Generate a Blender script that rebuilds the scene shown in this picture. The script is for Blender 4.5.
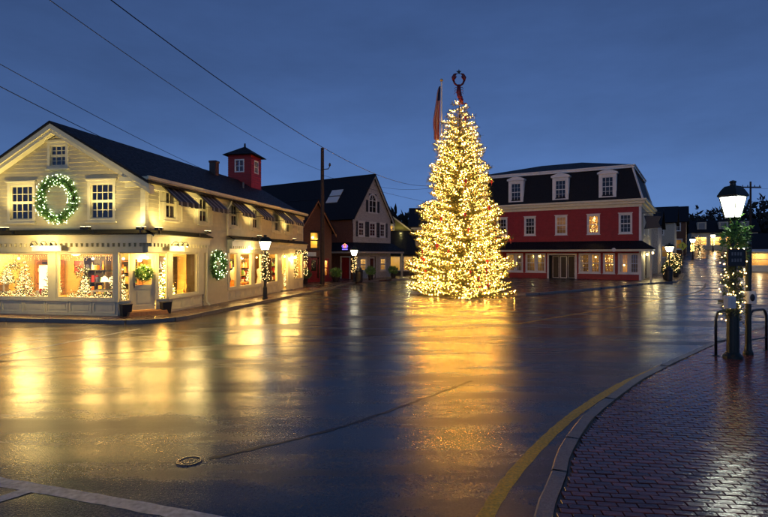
import bpy, math, random
import numpy as np
from mathutils import Vector, Matrix, Euler
R = math.radians
for o in list(bpy.data.objects): bpy.data.objects.remove(o)
SC = bpy.context.scene
COL = SC.collection

# ------------------------------------------------------------------ camera, sky, light, exposure
cam = bpy.data.cameras.new('camera'); cam_o = bpy.data.objects.new('camera', cam); COL.objects.link(cam_o)
cam_o.location = (0, 0, 2.3); cam_o.rotation_euler = (R(90), 0, 0)
cam.lens = 24.375; cam.sensor_width = 36; cam.shift_y = -0.0046; cam.clip_start = .05; cam.clip_end = 3000
SC.camera = cam_o
W = bpy.data.worlds.new('World'); SC.world = W; W.use_nodes = True
nt = W.node_tree; nt.nodes.clear()
sky = nt.nodes.new('ShaderNodeTexSky'); sky.sky_type = 'NISHITA'; sky.sun_disc = False
sky.sun_elevation = R(6); sky.sun_rotation = R(190); sky.air_density = 1.0; sky.dust_density = .3; sky.ozone_density = 4.0
hs = nt.nodes.new('ShaderNodeHueSaturation'); hs.inputs['Saturation'].default_value = .93
tc = nt.nodes.new('ShaderNodeTexCoord'); mp = nt.nodes.new('ShaderNodeMapping'); mp.inputs['Scale'].default_value = (1, 1, 3.2)
cn = nt.nodes.new('ShaderNodeTexNoise'); cn.inputs['Scale'].default_value = 2.0; cn.inputs['Detail'].default_value = 6; cn.inputs['Roughness'].default_value = .62
cr = nt.nodes.new('ShaderNodeMapRange'); cr.inputs['From Min'].default_value = .3; cr.inputs['From Max'].default_value = .7
cr.inputs['To Min'].default_value = .85; cr.inputs['To Max'].default_value = 1.15
mx = nt.nodes.new('ShaderNodeVectorMath'); mx.operation = 'SCALE'
bg = nt.nodes.new('ShaderNodeBackground'); bg.inputs['Strength'].default_value = 0.108
wo = nt.nodes.new('ShaderNodeOutputWorld')
vd = nt.nodes.new('ShaderNodeMapping'); vd.inputs['Scale'].default_value = (1, 1, 1.15); vd.inputs['Location'].default_value = (0, 0, .22)   # even dusk overcast: no bright band at the horizon
nt.links.new(tc.outputs['Generated'], vd.inputs[0]); nt.links.new(vd.outputs[0], sky.inputs['Vector'])
nt.links.new(sky.outputs[0], hs.inputs['Color']); nt.links.new(tc.outputs['Generated'], mp.inputs[0]); nt.links.new(mp.outputs[0], cn.inputs['Vector'])
nt.links.new(cn.outputs['Fac'], cr.inputs['Value']); nt.links.new(hs.outputs[0], mx.inputs[0]); nt.links.new(cr.outputs[0], mx.inputs['Scale'])
tn = nt.nodes.new('ShaderNodeVectorMath'); tn.operation = 'MULTIPLY'; tn.inputs[1].default_value = (1.06, .95, 1.16)   # violet-blue of late dusk
nt.links.new(mx.outputs[0], tn.inputs[0]); nt.links.new(tn.outputs[0], bg.inputs['Color']); nt.links.new(bg.outputs[0], wo.inputs[0])
sd = bpy.data.lights.new('dusk_sun', 'SUN'); sd.energy = .05; sd.angle = R(30); sd.color = (1, .9, .78)
so = bpy.data.objects.new('dusk_sun', sd); COL.objects.link(so); so.rotation_euler = (R(70), 0, R(-20))
SC.view_settings.view_transform = 'Standard'; SC.view_settings.look = 'None'; SC.view_settings.exposure = 0.25; SC.view_settings.gamma = 1
SC.view_settings.use_curve_mapping = False
SC.cycles.use_denoising = True; SC.cycles.sample_clamp_indirect = 6; SC.cycles.max_bounces = 7; SC.cycles.diffuse_bounces = 3
SC.cycles.glossy_bounces = 4; SC.cycles.transparent_max_bounces = 12; SC.cycles.use_light_tree = True; SC.cycles.caustics_reflective = False

# ------------------------------------------------------------------ materials
MATS = {}
def pmat(name, col, rough=.6, var=.15, vscale=8, bump=0, bscale=40, metal=0, spec=.5, rvar=0, rscale=2, objvar=0, ior=1.5, coat=0, col2=None):
    m = bpy.data.materials.new(name); m.use_nodes = True; t = m.node_tree; b = t.nodes['Principled BSDF']; L = t.links.new
    b.inputs['Roughness'].default_value = rough; b.inputs['Metallic'].default_value = metal; b.inputs['Specular IOR Level'].default_value = spec
    b.inputs['IOR'].default_value = ior
    if coat: b.inputs['Coat Weight'].default_value = coat; b.inputs['Coat Roughness'].default_value = .08
    tcn = t.nodes.new('ShaderNodeTexCoord')
    n = t.nodes.new('ShaderNodeTexNoise'); n.inputs['Scale'].default_value = vscale; n.inputs['Detail'].default_value = 5; L(tcn.outputs['Object'], n.inputs['Vector'])
    rp = t.nodes.new('ShaderNodeValToRGB'); c = Vector(col)
    lo = c * (1 - var); hi = Vector(col2) if col2 else c * (1 + var)
    rp.color_ramp.elements[0].color = (*lo, 1); rp.color_ramp.elements[1].color = (*hi, 1)
    rp.color_ramp.elements[0].position = .3; rp.color_ramp.elements[1].position = .7
    L(n.outputs['Fac'], rp.inputs['Fac']); out = rp.outputs[0]
    if objvar:
        oi = t.nodes.new('ShaderNodeObjectInfo'); mr = t.nodes.new('ShaderNodeMapRange'); mr.inputs['To Min'].default_value = 1 - objvar; mr.inputs['To Max'].default_value = 1 + objvar
        L(oi.outputs['Random'], mr.inputs['Value']); vm = t.nodes.new('ShaderNodeVectorMath'); vm.operation = 'SCALE'; L(out, vm.inputs[0]); L(mr.outputs[0], vm.inputs['Scale']); out = vm.outputs[0]
    L(out, b.inputs['Base Color'])
    if rvar:
        n2 = t.nodes.new('ShaderNodeTexNoise'); n2.inputs['Scale'].default_value = rscale; n2.inputs['Detail'].default_value = 6; L(tcn.outputs['Object'], n2.inputs['Vector'])
        mr2 = t.nodes.new('ShaderNodeMapRange'); mr2.inputs['From Min'].default_value = .35; mr2.inputs['From Max'].default_value = .65
        mr2.inputs['To Min'].default_value = max(.02, rough - rvar); mr2.inputs['To Max'].default_value = rough + rvar
        L(n2.outputs['Fac'], mr2.inputs['Value']); L(mr2.outputs[0], b.inputs['Roughness'])
    if bump:
        n3 = t.nodes.new('ShaderNodeTexNoise'); n3.inputs['Scale'].default_value = bscale; n3.inputs['Detail'].default_value = 4; L(tcn.outputs['Object'], n3.inputs['Vector'])
        bp = t.nodes.new('ShaderNodeBump'); bp.inputs['Strength'].default_value = bump; bp.inputs['Distance'].default_value = .02
        L(n3.outputs['Fac'], bp.inputs['Height']); L(bp.outputs[0], b.inputs['Normal'])
    MATS[name] = m; return m
def emat(name, col, strength):
    m = bpy.data.materials.new(name); m.use_nodes = True; t = m.node_tree; t.nodes.clear()
    e = t.nodes.new('ShaderNodeEmission'); e.inputs[0].default_value = (*col, 1); e.inputs[1].default_value = strength
    o = t.nodes.new('ShaderNodeOutputMaterial'); t.links.new(e.outputs[0], o.inputs[0]); MATS[name] = m; return m
def glassmat(name, refl=.10, tint=(.95, .95, .95)):
    m = bpy.data.materials.new(name); m.use_nodes = True; t = m.node_tree; t.nodes.clear()
    tr = t.nodes.new('ShaderNodeBsdfTransparent'); tr.inputs[0].default_value = (*tint, 1)
    g = t.nodes.new('ShaderNodeBsdfGlossy'); g.inputs['Roughness'].default_value = .03
    lw = t.nodes.new('ShaderNodeLayerWeight'); lw.inputs[0].default_value = .35
    mr = t.nodes.new('ShaderNodeMapRange'); mr.inputs['To Min'].default_value = refl; mr.inputs['To Max'].default_value = .5
    ms = t.nodes.new('ShaderNodeMixShader'); o = t.nodes.new('ShaderNodeOutputMaterial')
    t.links.new(lw.outputs['Facing'], mr.inputs['Value']); t.links.new(mr.outputs[0], ms.inputs[0]); t.links.new(tr.outputs[0], ms.inputs[1]); t.links.new(g.outputs[0], ms.inputs[2]); t.links.new(ms.outputs[0], o.inputs[0])
    MATS[name] = m; return m

def road_material():
    m = bpy.data.materials.new('wet_asphalt'); m.use_nodes = True; t = m.node_tree; b = t.nodes['Principled BSDF']; L = t.links.new
    tcn = t.nodes.new('ShaderNodeTexCoord')
    def noise(scale, detail=4, rough=.55, map_scale=None, rot=0):
        n = t.nodes.new('ShaderNodeTexNoise'); n.inputs['Scale'].default_value = scale; n.inputs['Detail'].default_value = detail; n.inputs['Roughness'].default_value = rough
        if map_scale:
            q = t.nodes.new('ShaderNodeMapping'); q.inputs['Scale'].default_value = map_scale; q.inputs['Rotation'].default_value = (0, 0, rot)
            L(tcn.outputs['Object'], q.inputs[0]); L(q.outputs[0], n.inputs['Vector'])
        else: L(tcn.outputs['Object'], n.inputs['Vector'])
        return n
    def mrange(src, a, bb, c, d):
        q = t.nodes.new('ShaderNodeMapRange'); q.inputs['From Min'].default_value = a; q.inputs['From Max'].default_value = bb; q.inputs['To Min'].default_value = c; q.inputs['To Max'].default_value = d
        L(src, q.inputs['Value']); return q.outputs[0]
    def math_(op, a, c):
        q = t.nodes.new('ShaderNodeMath'); q.operation = op
        for i, s in enumerate((a, c)):
            if isinstance(s, (int, float)): q.inputs[i].default_value = s
            else: L(s, q.inputs[i])
        return q.outputs[0]
    agg = noise(36, 4, .7); patch = noise(.35, 3, .5); lane = noise(1, 2, .45, (.09, .6, 1), R(-22)); pud = noise(1, 6, .62, (.22, .8, 1), R(-18)); mid = noise(6, 4, .6)
    rp = t.nodes.new('ShaderNodeValToRGB'); rp.color_ramp.elements[0].color = (.010, .0098, .0095, 1); rp.color_ramp.elements[1].color = (.10, .09, .08, 1)
    rp.color_ramp.elements[0].position = .35; rp.color_ramp.elements[1].position = .72
    L(agg.outputs['Fac'], rp.inputs['Fac']); L(rp.outputs[0], b.inputs['Base Color'])
    w = math_('ADD', math_('MULTIPLY', patch.outputs['Fac'], .5), math_('MULTIPLY', lane.outputs['Fac'], .5))
    rr = math_('ADD', mrange(w, .35, .65, .18, .28), mrange(pud.outputs['Fac'], .47, .60, -.04, .10))
    L(math_('ADD', rr, mrange(agg.outputs['Fac'], .3, .7, -.05, .07)), b.inputs['Roughness'])
    b.inputs['IOR'].default_value = 1.5; b.inputs['Specular IOR Level'].default_value = .7
    h = math_('ADD', math_('MULTIPLY', agg.outputs['Fac'], mrange(w, .35, .65, .5, 1.0)), math_('MULTIPLY', mid.outputs['Fac'], .0))
    bp = t.nodes.new('ShaderNodeBump'); bp.inputs['Strength'].default_value = .45; bp.inputs['Distance'].default_value = .006
    L(h, bp.inputs['Height'])
    bp2 = t.nodes.new('ShaderNodeBump'); bp2.inputs['Strength'].default_value = .4; bp2.inputs['Distance'].default_value = .12
    L(lane.outputs['Fac'], bp2.inputs['Height']); L(bp.outputs[0], bp2.inputs['Normal']); L(bp2.outputs[0], b.inputs['Normal'])
    MATS['road'] = m; return m
road_material()
pmat('cream', (.68, .61, .38), .55, .08, 3, .05, 30)
pmat('cream_trim', (.78, .73, .50), .45, .06, 4)
pmat('white', (.78, .77, .72), .45, .06, 4)
pmat('shingle', (.012, .012, .015), .6, .5, 26, .5, 30, rvar=.12, rscale=9, spec=.25)
pmat('roof_dark', (.011, .011, .014), .6, .5, 14, .5, 30, spec=.25)
pmat('red_clap', (.34, .020, .018), .5, .15, 3, .05, 30)
pmat('red_paint', (.28, .02, .02), .45, .12, 6)
pmat('grey_shingle', (.56, .53, .46), .7, .35, 12, .4, 28)
pmat('brown_shingle', (.14, .06, .03), .7, .4, 12, .4, 28)
pmat('olive', (.26, .25, .08), .6, .12, 4)
pmat('pale_shingle', (.48, .45, .36), .65, .2, 10, .3, 28)
pmat('dark_wood', (.03, .022, .018), .5, .3, 12, .2, 20)
pmat('black_iron', (.012, .013, .014), .35, .2, 20, .1, 60, spec=.6)
pmat('green_iron', (.010, .020, .016), .35, .2, 20, .1, 60)
pmat('pole_wood', (.05, .035, .026), .75, .35, 9, .3, 30)
pmat('wire', (.008, .008, .01), .5)
pmat('interior', (.54, .37, .15), .7, .12, 2)
pmat('interior_shaded', (.05, .04, .035), .8, .3, 2)  # darkness of unlit rooms put into the wall colour
pmat('wood_warm', (.36, .17, .06), .5, .25, 9)
pmat('stripe_dark', (.03, .033, .045), .7, .2, 9)
pmat('stripe_light', (.27, .27, .25), .7, .1, 9)
pmat('needles', (.045, .085, .028), .6, .5, 5)
pmat('needles_glow_tint', (.12, .13, .032), .6, .4, 5)  # gold glow of the tree lights put into the needle colour
pmat('leaf_green', (.15, .32, .07), .5, .4, 12)
pmat('bark', (.05, .035, .025), .85, .3, 10, .4, 30)
pmat('topper_red', (.16, .012, .016), .4, .1, 10)
pmat('ornament_red', (.42, .02, .03), .35, .1, 10)
pmat('gift_gold', (.6, .38, .10), .4, .15, 10)
pmat('gift_white', (.8, .78, .7), .5, .05, 10)
pmat('gift_orange', (.75, .25, .04), .5, .1, 10)
pmat('flag_red', (.45, .03, .035), .7, .1, 10)
pmat('flag_white', (.65, .63, .6), .7, .05, 10)
pmat('flag_blue', (.03, .04, .14), .7, .1, 10)
pmat('brick', (.24, .055, .03), .18, .45, 7, .14, 30, rvar=.08, rscale=12, objvar=.5, spec=.65)
pmat('mortar', (.03, .028, .027), .35, .3, 20, .3, 60)
pmat('granite', (.22, .21, .19), .38, .25, 45, .3, 50, rvar=.1, rscale=8)
pmat('yellow_paint', (.72, .42, .018), .42, .35, 30, .25, 90, rvar=.1, rscale=14)
pmat('white_line', (.5, .5, .5), .42, .35, 16, .25, 90, rvar=.1, rscale=14)
pmat('cast_iron', (.14, .13, .12), .25, .3, 30, .3, 50, metal=.7)
pmat('plastic_white', (.72, .74, .70), .3, .04, 20)
pmat('plastic_dark', (.015, .015, .016), .4, .1, 20)
pmat('sign_board', (.02, .024, .03), .4, .2, 12)
pmat('pedestrian_yellow', (.70, .72, .06), .45, .05, 12)
pmat('hill', (.02, .03, .015), .9, .4, .2)
pmat('far_leaf', (.03, .035, .03), .8, .4, .6)
glassmat('glass', .07); glassmat('glass_dark', .045, (.7, .7, .72))
emat('bulb', (1.0, .54, .11), 30); emat('bulb_bright', (1.0, .43, .06), 620); emat('bulb_small', (1.0, .62, .22), 9); emat('bulb_cool', (.86, 1.0, .55), 14)
emat('lamp_glass', (1.0, .95, .72), 8.0); emat('lamp_glass_near', (.97, 1.0, .84), 28.0)
emat('shop_bulb', (1.0, .64, .22), 12); emat('flood_or_fill', (1.0, .80, .38), 12); emat('neon_pink', (1, .22, .45), 1.6); emat('neon_blue', (.18, .15, 1), 1.6); emat('neon_orange', (1, .45, .15), 1.8)
emat('lit_shade', (1.0, .76, .36), 2.6)
def brick_tex(name, c1, c2, mortar, scale, rough):
    m = bpy.data.materials.new(name); m.use_nodes = True; t = m.node_tree; b = t.nodes['Principled BSDF']; L = t.links.new
    tcn = t.nodes.new('ShaderNodeTexCoord'); bt = t.nodes.new('ShaderNodeTexBrick'); bt.inputs['Color1'].default_value = (*c1, 1); bt.inputs['Color2'].default_value = (*c2, 1)
    bt.inputs['Mortar'].default_value = (*mortar, 1); bt.inputs['Scale'].default_value = scale; bt.inputs['Mortar Size'].default_value = .03
    L(tcn.outputs['Object'], bt.inputs['Vector']); L(bt.outputs['Color'], b.inputs['Base Color'])
    n = t.nodes.new('ShaderNodeTexNoise'); n.inputs['Scale'].default_value = 1.2; n.inputs['Detail'].default_value = 5; L(tcn.outputs['Object'], n.inputs['Vector'])
    mr = t.nodes.new('ShaderNodeMapRange'); mr.inputs['From Min'].default_value = .35; mr.inputs['From Max'].default_value = .65; mr.inputs['To Min'].default_value = rough - .12; mr.inputs['To Max'].default_value = rough + .12
    L(n.outputs['Fac'], mr.inputs['Value']); L(mr.outputs[0], b.inputs['Roughness']); b.inputs['Specular IOR Level'].default_value = .8
    bp = t.nodes.new('ShaderNodeBump'); bp.inputs['Strength'].default_value = .4; bp.inputs['Distance'].default_value = .01; bp.invert = True; L(bt.outputs['Fac'], bp.inputs['Height']); L(bp.outputs[0], b.inputs['Normal'])
    MATS[name] = m
brick_tex('brick_paving', (.11, .04, .03), (.07, .03, .026), (.03, .03, .03), 2.4, .3)
brick_tex('chimney_brick', (.10, .03, .025), (.07, .025, .02), (.06, .055, .05), 5, .8)

# ------------------------------------------------------------------ helpers
def tag(o, label=None, cat=None, group=None, kind=None):
    if label: o['label'] = label
    if cat: o['category'] = cat
    if group: o['group'] = group
    if kind: o['kind'] = kind
    return o
def empty(name, loc=(0, 0, 0), rz=0, label=None, cat=None, group=None):
    o = bpy.data.objects.new(name, None); COL.objects.link(o); o.location = loc; o.rotation_euler = (0, 0, rz); o.empty_display_size = .2
    return tag(o, label, cat, group)
class MB:
    def __init__(s): s.v = []; s.f = []; s.m = []
    def poly(s, pts, mat=0):
        i = len(s.v); s.v += [tuple(p) for p in pts]; s.f.append(tuple(range(i, i + len(pts)))); s.m.append(mat)
    def hexa(s, p, mat=0):   # 8 points: bottom ring 0-3, top ring 4-7
        i = len(s.v); s.v += [tuple(q) for q in p]
        for a in ((3, 2, 1, 0), (4, 5, 6, 7), (0, 1, 5, 4), (1, 2, 6, 5), (2, 3, 7, 6), (3, 0, 4, 7)):
            s.f.append(tuple(i + k for k in a)); s.m.append(mat)
    def box(s, x0, x1, y0, y1, z0, z1, mat=0):
        s.hexa([(x0, y0, z0), (x1, y0, z0), (x1, y1, z0), (x0, y1, z0), (x0, y0, z1), (x1, y0, z1), (x1, y1, z1), (x0, y1, z1)], mat)
    def fbox(s, fr, x0, x1, z0, z1, o0, o1, mat=0):
        P = fr
        s.hexa([P(x0, z0, o1), P(x1, z0, o1), P(x1, z0, o0), P(x0, z0, o0), P(x0, z1, o1), P(x1, z1, o1), P(x1, z1, o0), P(x0, z1, o0)], mat)
    def ring(s, fr, x0, x1, z0, z1, w, o0, o1, mat=0, wb=None):
        wb = w if wb is None else wb
        s.fbox(fr, x0, x0 + w, z0, z1, o0, o1, mat); s.fbox(fr, x1 - w, x1, z0, z1, o0, o1, mat)
        s.fbox(fr, x0 + w, x1 - w, z1 - w, z1, o0, o1 - .002, mat); s.fbox(fr, x0 + w, x1 - w, z0, z0 + wb, o0, o1 - .002, mat)
    def cyl(s, p0, p1, r0, r1=None, n=10, mat=0, caps=True):
        r1 = r0 if r1 is None else r1; p0 = Vector(p0); p1 = Vector(p1); d = (p1 - p0).normalized()
        a = d.orthogonal().normalized(); b = d.cross(a); i = len(s.v)
        for p, r in ((p0, r0), (p1, r1)):
            for k in range(n):
                t = 2 * math.pi * k / n; s.v.append(tuple(p + (a * math.cos(t) + b * math.sin(t)) * r))
        for k in range(n): s.f.append((i + k, i + (k + 1) % n, i + n + (k + 1) % n, i + n + k)); s.m.append(mat)
        if caps: s.f.append(tuple(i + k for k in reversed(range(n)))); s.m.append(mat); s.f.append(tuple(i + n + k for k in range(n))); s.m.append(mat)
    def tube(s, pts, r, n=8, mat=0, caps=True):
        pts = [Vector(p) for p in pts]; i = len(s.v); ref = None
        for j, p in enumerate(pts):
            d = (pts[min(j + 1, len(pts) - 1)] - pts[max(j - 1, 0)]).normalized()
            if ref is None: ref = d.orthogonal().normalized()
            a = (ref - d * ref.dot(d)).normalized(); ref = a; b = d.cross(a); rr = r[j] if isinstance(r, (list, tuple)) else r
            for k in range(n):
                t = 2 * math.pi * k / n; s.v.append(tuple(p + (a * math.cos(t) + b * math.sin(t)) * rr))
        for j in range(len(pts) - 1):
            for k in range(n): s.f.append((i + j * n + k, i + j * n + (k + 1) % n, i + (j + 1) * n + (k + 1) % n, i + (j + 1) * n + k)); s.m.append(mat)
        if caps:
            s.f.append(tuple(i + k for k in reversed(range(n)))); s.m.append(mat); s.f.append(tuple(i + (len(pts) - 1) * n + k for k in range(n))); s.m.append(mat)
    def lathe(s, prof, n=16, c=(0, 0, 0), mat=0):
        i = len(s.v)
        for r, z in prof:
            for k in range(n):
                t = 2 * math.pi * k / n; s.v.append((c[0] + r * math.cos(t), c[1] + r * math.sin(t), c[2] + z))
        for j in range(len(prof) - 1):
            for k in range(n): s.f.append((i + j * n + k, i + j * n + (k + 1) % n, i + (j + 1) * n + (k + 1) % n, i + (j + 1) * n + k)); s.m.append(mat)
        s.f.append(tuple(i + k for k in reversed(range(n)))); s.m.append(mat); s.f.append(tuple(i + (len(prof) - 1) * n + k for k in range(n))); s.m.append(mat)
    def ball(s, c, r, n=8, mat=0, sz=1):
        prof = [(max(.001, r * math.sin(math.pi * j / n)), -r * sz * math.cos(math.pi * j / n)) for j in range(n + 1)]
        s.lathe(prof, n * 2 if n < 6 else 12, c, mat)
    def octa(s, c, r, mat=0):
        i = len(s.v); x, y, z = c
        s.v += [(x + r, y, z), (x - r, y, z), (x, y + r, z), (x, y - r, z), (x, y, z + r), (x, y, z - r)]
        for a in ((0, 2, 4), (2, 1, 4), (1, 3, 4), (3, 0, 4), (2, 0, 5), (1, 2, 5), (3, 1, 5), (0, 3, 5)): s.f.append(tuple(i + k for k in a)); s.m.append(mat)
    def mesh(s, name, mats):
        me = bpy.data.meshes.new(name); me.from_pydata(s.v, [], s.f)
        for q in (mats if isinstance(mats, (list, tuple)) else [mats]): me.materials.append(MATS[q])
        if any(s.m): me.polygons.foreach_set('material_index', s.m)
        me.update(); return me
    def build(s, name, mats, parent=None, smooth=False):
        me = s.mesh(name, mats)
        if smooth: me.polygons.foreach_set('use_smooth', [True] * len(me.polygons))
        return link(name, me, parent)
def link(name, me, parent=None):
    o = bpy.data.objects.new(name, me); COL.objects.link(o)
    if parent: o.parent = parent
    return o
def copy_tree(o, parent=None):
    c = o.copy(); COL.objects.link(c)
    if parent: c.parent = parent
    for ch in list(o.children): copy_tree(ch, c)
    return c
def Fr(o, d, n):
    o = Vector(o); d = Vector(d).normalized(); n = Vector(n).normalized()
    def P(x, z, out=0): q = o + d * x + n * out; return (q.x, q.y, q.z + z)
    return P
def lamp_light(name, parent, loc, energy, col=(1, .78, .42), radius=.06, spot=None, direction=None):
    l = bpy.data.lights.new(name, 'SPOT' if spot else 'POINT'); l.energy = energy; l.color = col; l.shadow_soft_size = radius
    if spot: l.spot_size = R(spot); l.spot_blend = .7
    o = bpy.data.objects.new(name, l); COL.objects.link(o); o.parent = parent; o.location = loc
    if direction: o.rotation_euler = Vector(direction).to_track_quat('-Z', 'Y').to_euler()
    return o

def clap(mb, fr, x0, x1, z0, z1, openings=(), course=.15, lap=.03, gable=None, mat=0):
    zs = set(); z = z0
    while z < z1 - 1e-4: zs.add(round(z, 4)); z += course
    starts = sorted(zs)
    cuts = sorted(zs | {round(z1, 4)} | {round(q, 4) for op in openings for q in (op[2], op[3]) if z0 < q < z1})
    for a, b in zip(cuts[:-1], cuts[1:]):
        base = max(q for q in starts if q <= a + 1e-5); oa = lap * (1 - (a - base) / course); ob = lap * max(0, 1 - (b - base) / course)
        ops = sorted([(op[0], op[1]) for op in openings if op[2] < (a + b) / 2 < op[3]])
        iv = []; cur = x0
        for p, q in ops:
            if p > cur: iv.append((cur, p))
            cur = max(cur, q)
        if cur < x1: iv.append((cur, x1))
        for p, q in iv:
            pa, qa, pb, qb = p, q, p, q
            if gable:
                la, ra = gable(a); lb, rb = gable(b); pa, qa, pb, qb = max(p, la), min(q, ra), max(p, lb), min(q, rb)
                if qa <= pa: continue
                if qb < pb: pb = qb = min(max((pb + qb) / 2, pa), qa)
            mb.poly([fr(pa, a, oa), fr(qa, a, oa), fr(qb, b, ob), fr(pb, b, ob)], mat)
            if abs(a - base) < 1e-5: mb.poly([fr(pa, a, 0), fr(qa, a, 0), fr(qa, a, oa), fr(pa, a, oa)], mat)
def room(mb, fr, x0, x1, z0, z1, depth, o=-.02, mat=0):
    P = fr; a, b = o, o - depth
    mb.poly([P(x0, z0, b), P(x1, z0, b), P(x1, z1, b), P(x0, z1, b)], mat)
    mb.poly([P(x0, z0, a), P(x1, z0, a), P(x1, z0, b), P(x0, z0, b)], mat); mb.poly([P(x0, z1, a), P(x1, z1, a), P(x1, z1, b), P(x0, z1, b)], mat)
    mb.poly([P(x0, z0, a), P(x0, z1, a), P(x0, z1, b), P(x0, z0, b)], mat); mb.poly([P(x1, z0, a), P(x1, z1, a), P(x1, z1, b), P(x1, z0, b)], mat)
def window(root, fr, x0, x1, z0, z1, cols=3, rows=4, trim='cream_trim', casing=.11, cap=.05, backing='interior_shaded', depth=.7, glass='glass_dark', name='window', sash=True, sill=True):
    """x0..z1 = outer edge of the casing. Returns the opening rectangle."""
    mb = MB(); mb.ring(fr, x0, x1, z0, z1, casing, -.06, .035)
    if cap: mb.fbox(fr, x0 - .05, x1 + .05, z1, z1 + .06, -.01, .035 + cap)
    if sill: mb.fbox(fr, x0 - .05, x1 + .05, z0 - .05, z0, -.01, .085)
    w = mb.build(name, trim, root)
    a, b, c, d = x0 + casing, x1 - casing, z0 + casing, z1 - casing
    s = MB(); sw = .045 if sash else .03; zm = (c + d) / 2
    if sash:
        s.ring(fr, a, b, zm, d, sw, -.055, -.02); s.ring(fr, a, b, c, zm - .001, sw, -.075, -.04)
    else: s.ring(fr, a, b, c, d, sw, -.055, -.02)
    for i in range(1, cols):
        xm = a + (b - a) * i / cols; s.fbox(fr, xm - .012, xm + .012, c + sw, d - sw, -.062, -.03)
    for j in range(1, rows):
        zz = c + (d - c) * j / rows
        if sash and abs(zz - zm) < .02: continue
        s.fbox(fr, a + sw, b - sw, zz - .011, zz + .011, -.061, -.031)
    s.build('sash', trim, w)
    g = MB(); g.poly([fr(a, c, -.05), fr(b, c, -.05), fr(b, d, -.05), fr(a, d, -.05)]); g.build('pane', glass, w)
    r_ = MB(); room(r_, fr, a - .1, b + .1, c - .1, d + .1, depth, -.08); r_.build('window_recess', backing, w)
    return w
def op(x0, x1, z0, z1, c=.05): return (x0 + c, x1 - c, z0 + c, z1 - c)
def slab(mb, pts, t, mat=0):   # pts: quad/poly top, thickened downward along its normal
    p = [Vector(q) for q in pts]; n = (p[1] - p[0]).cross(p[2] - p[0]).normalized()
    if n.z < 0: n = -n
    q = [v - n * t for v in p]; k = len(p); i = len(mb.v); mb.v += [tuple(v) for v in p + q]
    mb.f.append(tuple(range(i, i + k))); mb.m.append(mat); mb.f.append(tuple(reversed(range(i + k, i + 2 * k)))); mb.m.append(mat)
    for j in range(k): mb.f.append((i + j, i + k + j, i + k + (j + 1) % k, i + (j + 1) % k)); mb.m.append(mat)

# foliage: narrow needle/leaf triangles
def needle_mesh(name, P, D, n_per, length, width, seed, mat, spread=.7):
    rng = np.random.default_rng(seed); P = np.repeat(np.asarray(P, float), n_per, 0); D = np.repeat(np.asarray(D, float), n_per, 0)
    N = len(P); d = D + rng.normal(0, spread, (N, 3)); d /= np.linalg.norm(d, axis=1)[:, None] + 1e-9
    s = np.cross(d, rng.normal(0, 1, (N, 3))); s /= np.linalg.norm(s, axis=1)[:, None] + 1e-9
    ln = length * rng.uniform(.6, 1.25, N)[:, None]; w = width * rng.uniform(.7, 1.2, N)[:, None]
    b = P + rng.normal(0, length * .12, (N, 3))
    V = np.stack([b, b + d * ln * .5 + s * w * .5, b + d * ln, b + d * ln * .5 - s * w * .5], 1).reshape(-1, 3)
    me = bpy.data.meshes.new(name); me.vertices.add(N * 4); me.vertices.foreach_set('co', V.ravel())
    me.loops.add(N * 4); me.loops.foreach_set('vertex_index', np.arange(N * 4, dtype=np.int32)); me.polygons.add(N)
    me.polygons.foreach_set('loop_start', np.arange(0, N * 4, 4, dtype=np.int32)); me.materials.append(MATS[mat]); me.update(); me.validate(); return me
def bulbs_mesh(name, P, r, mat):
    P = np.asarray(P, float); N = len(P); off = np.array([(1, 0, 0), (-1, 0, 0), (0, 1, 0), (0, -1, 0), (0, 0, 1), (0, 0, -1)], float) * r
    V = (P[:, None, :] + off[None]).reshape(-1, 3); F = np.array([(0, 2, 4), (2, 1, 4), (1, 3, 4), (3, 0, 4), (2, 0, 5), (1, 2, 5), (3, 1, 5), (0, 3, 5)])
    I = (np.arange(N)[:, None, None] * 6 + F[None]).reshape(-1); me = bpy.data.meshes.new(name); me.vertices.add(N * 6); me.vertices.foreach_set('co', V.ravel())
    me.loops.add(N * 24); me.loops.foreach_set('vertex_index', I.astype(np.int32)); me.polygons.add(N * 8); me.polygons.foreach_set('loop_start', np.arange(0, N * 24, 3, dtype=np.int32))
    me.materials.append(MATS[mat]); me.update(); me.validate(); return me
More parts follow.
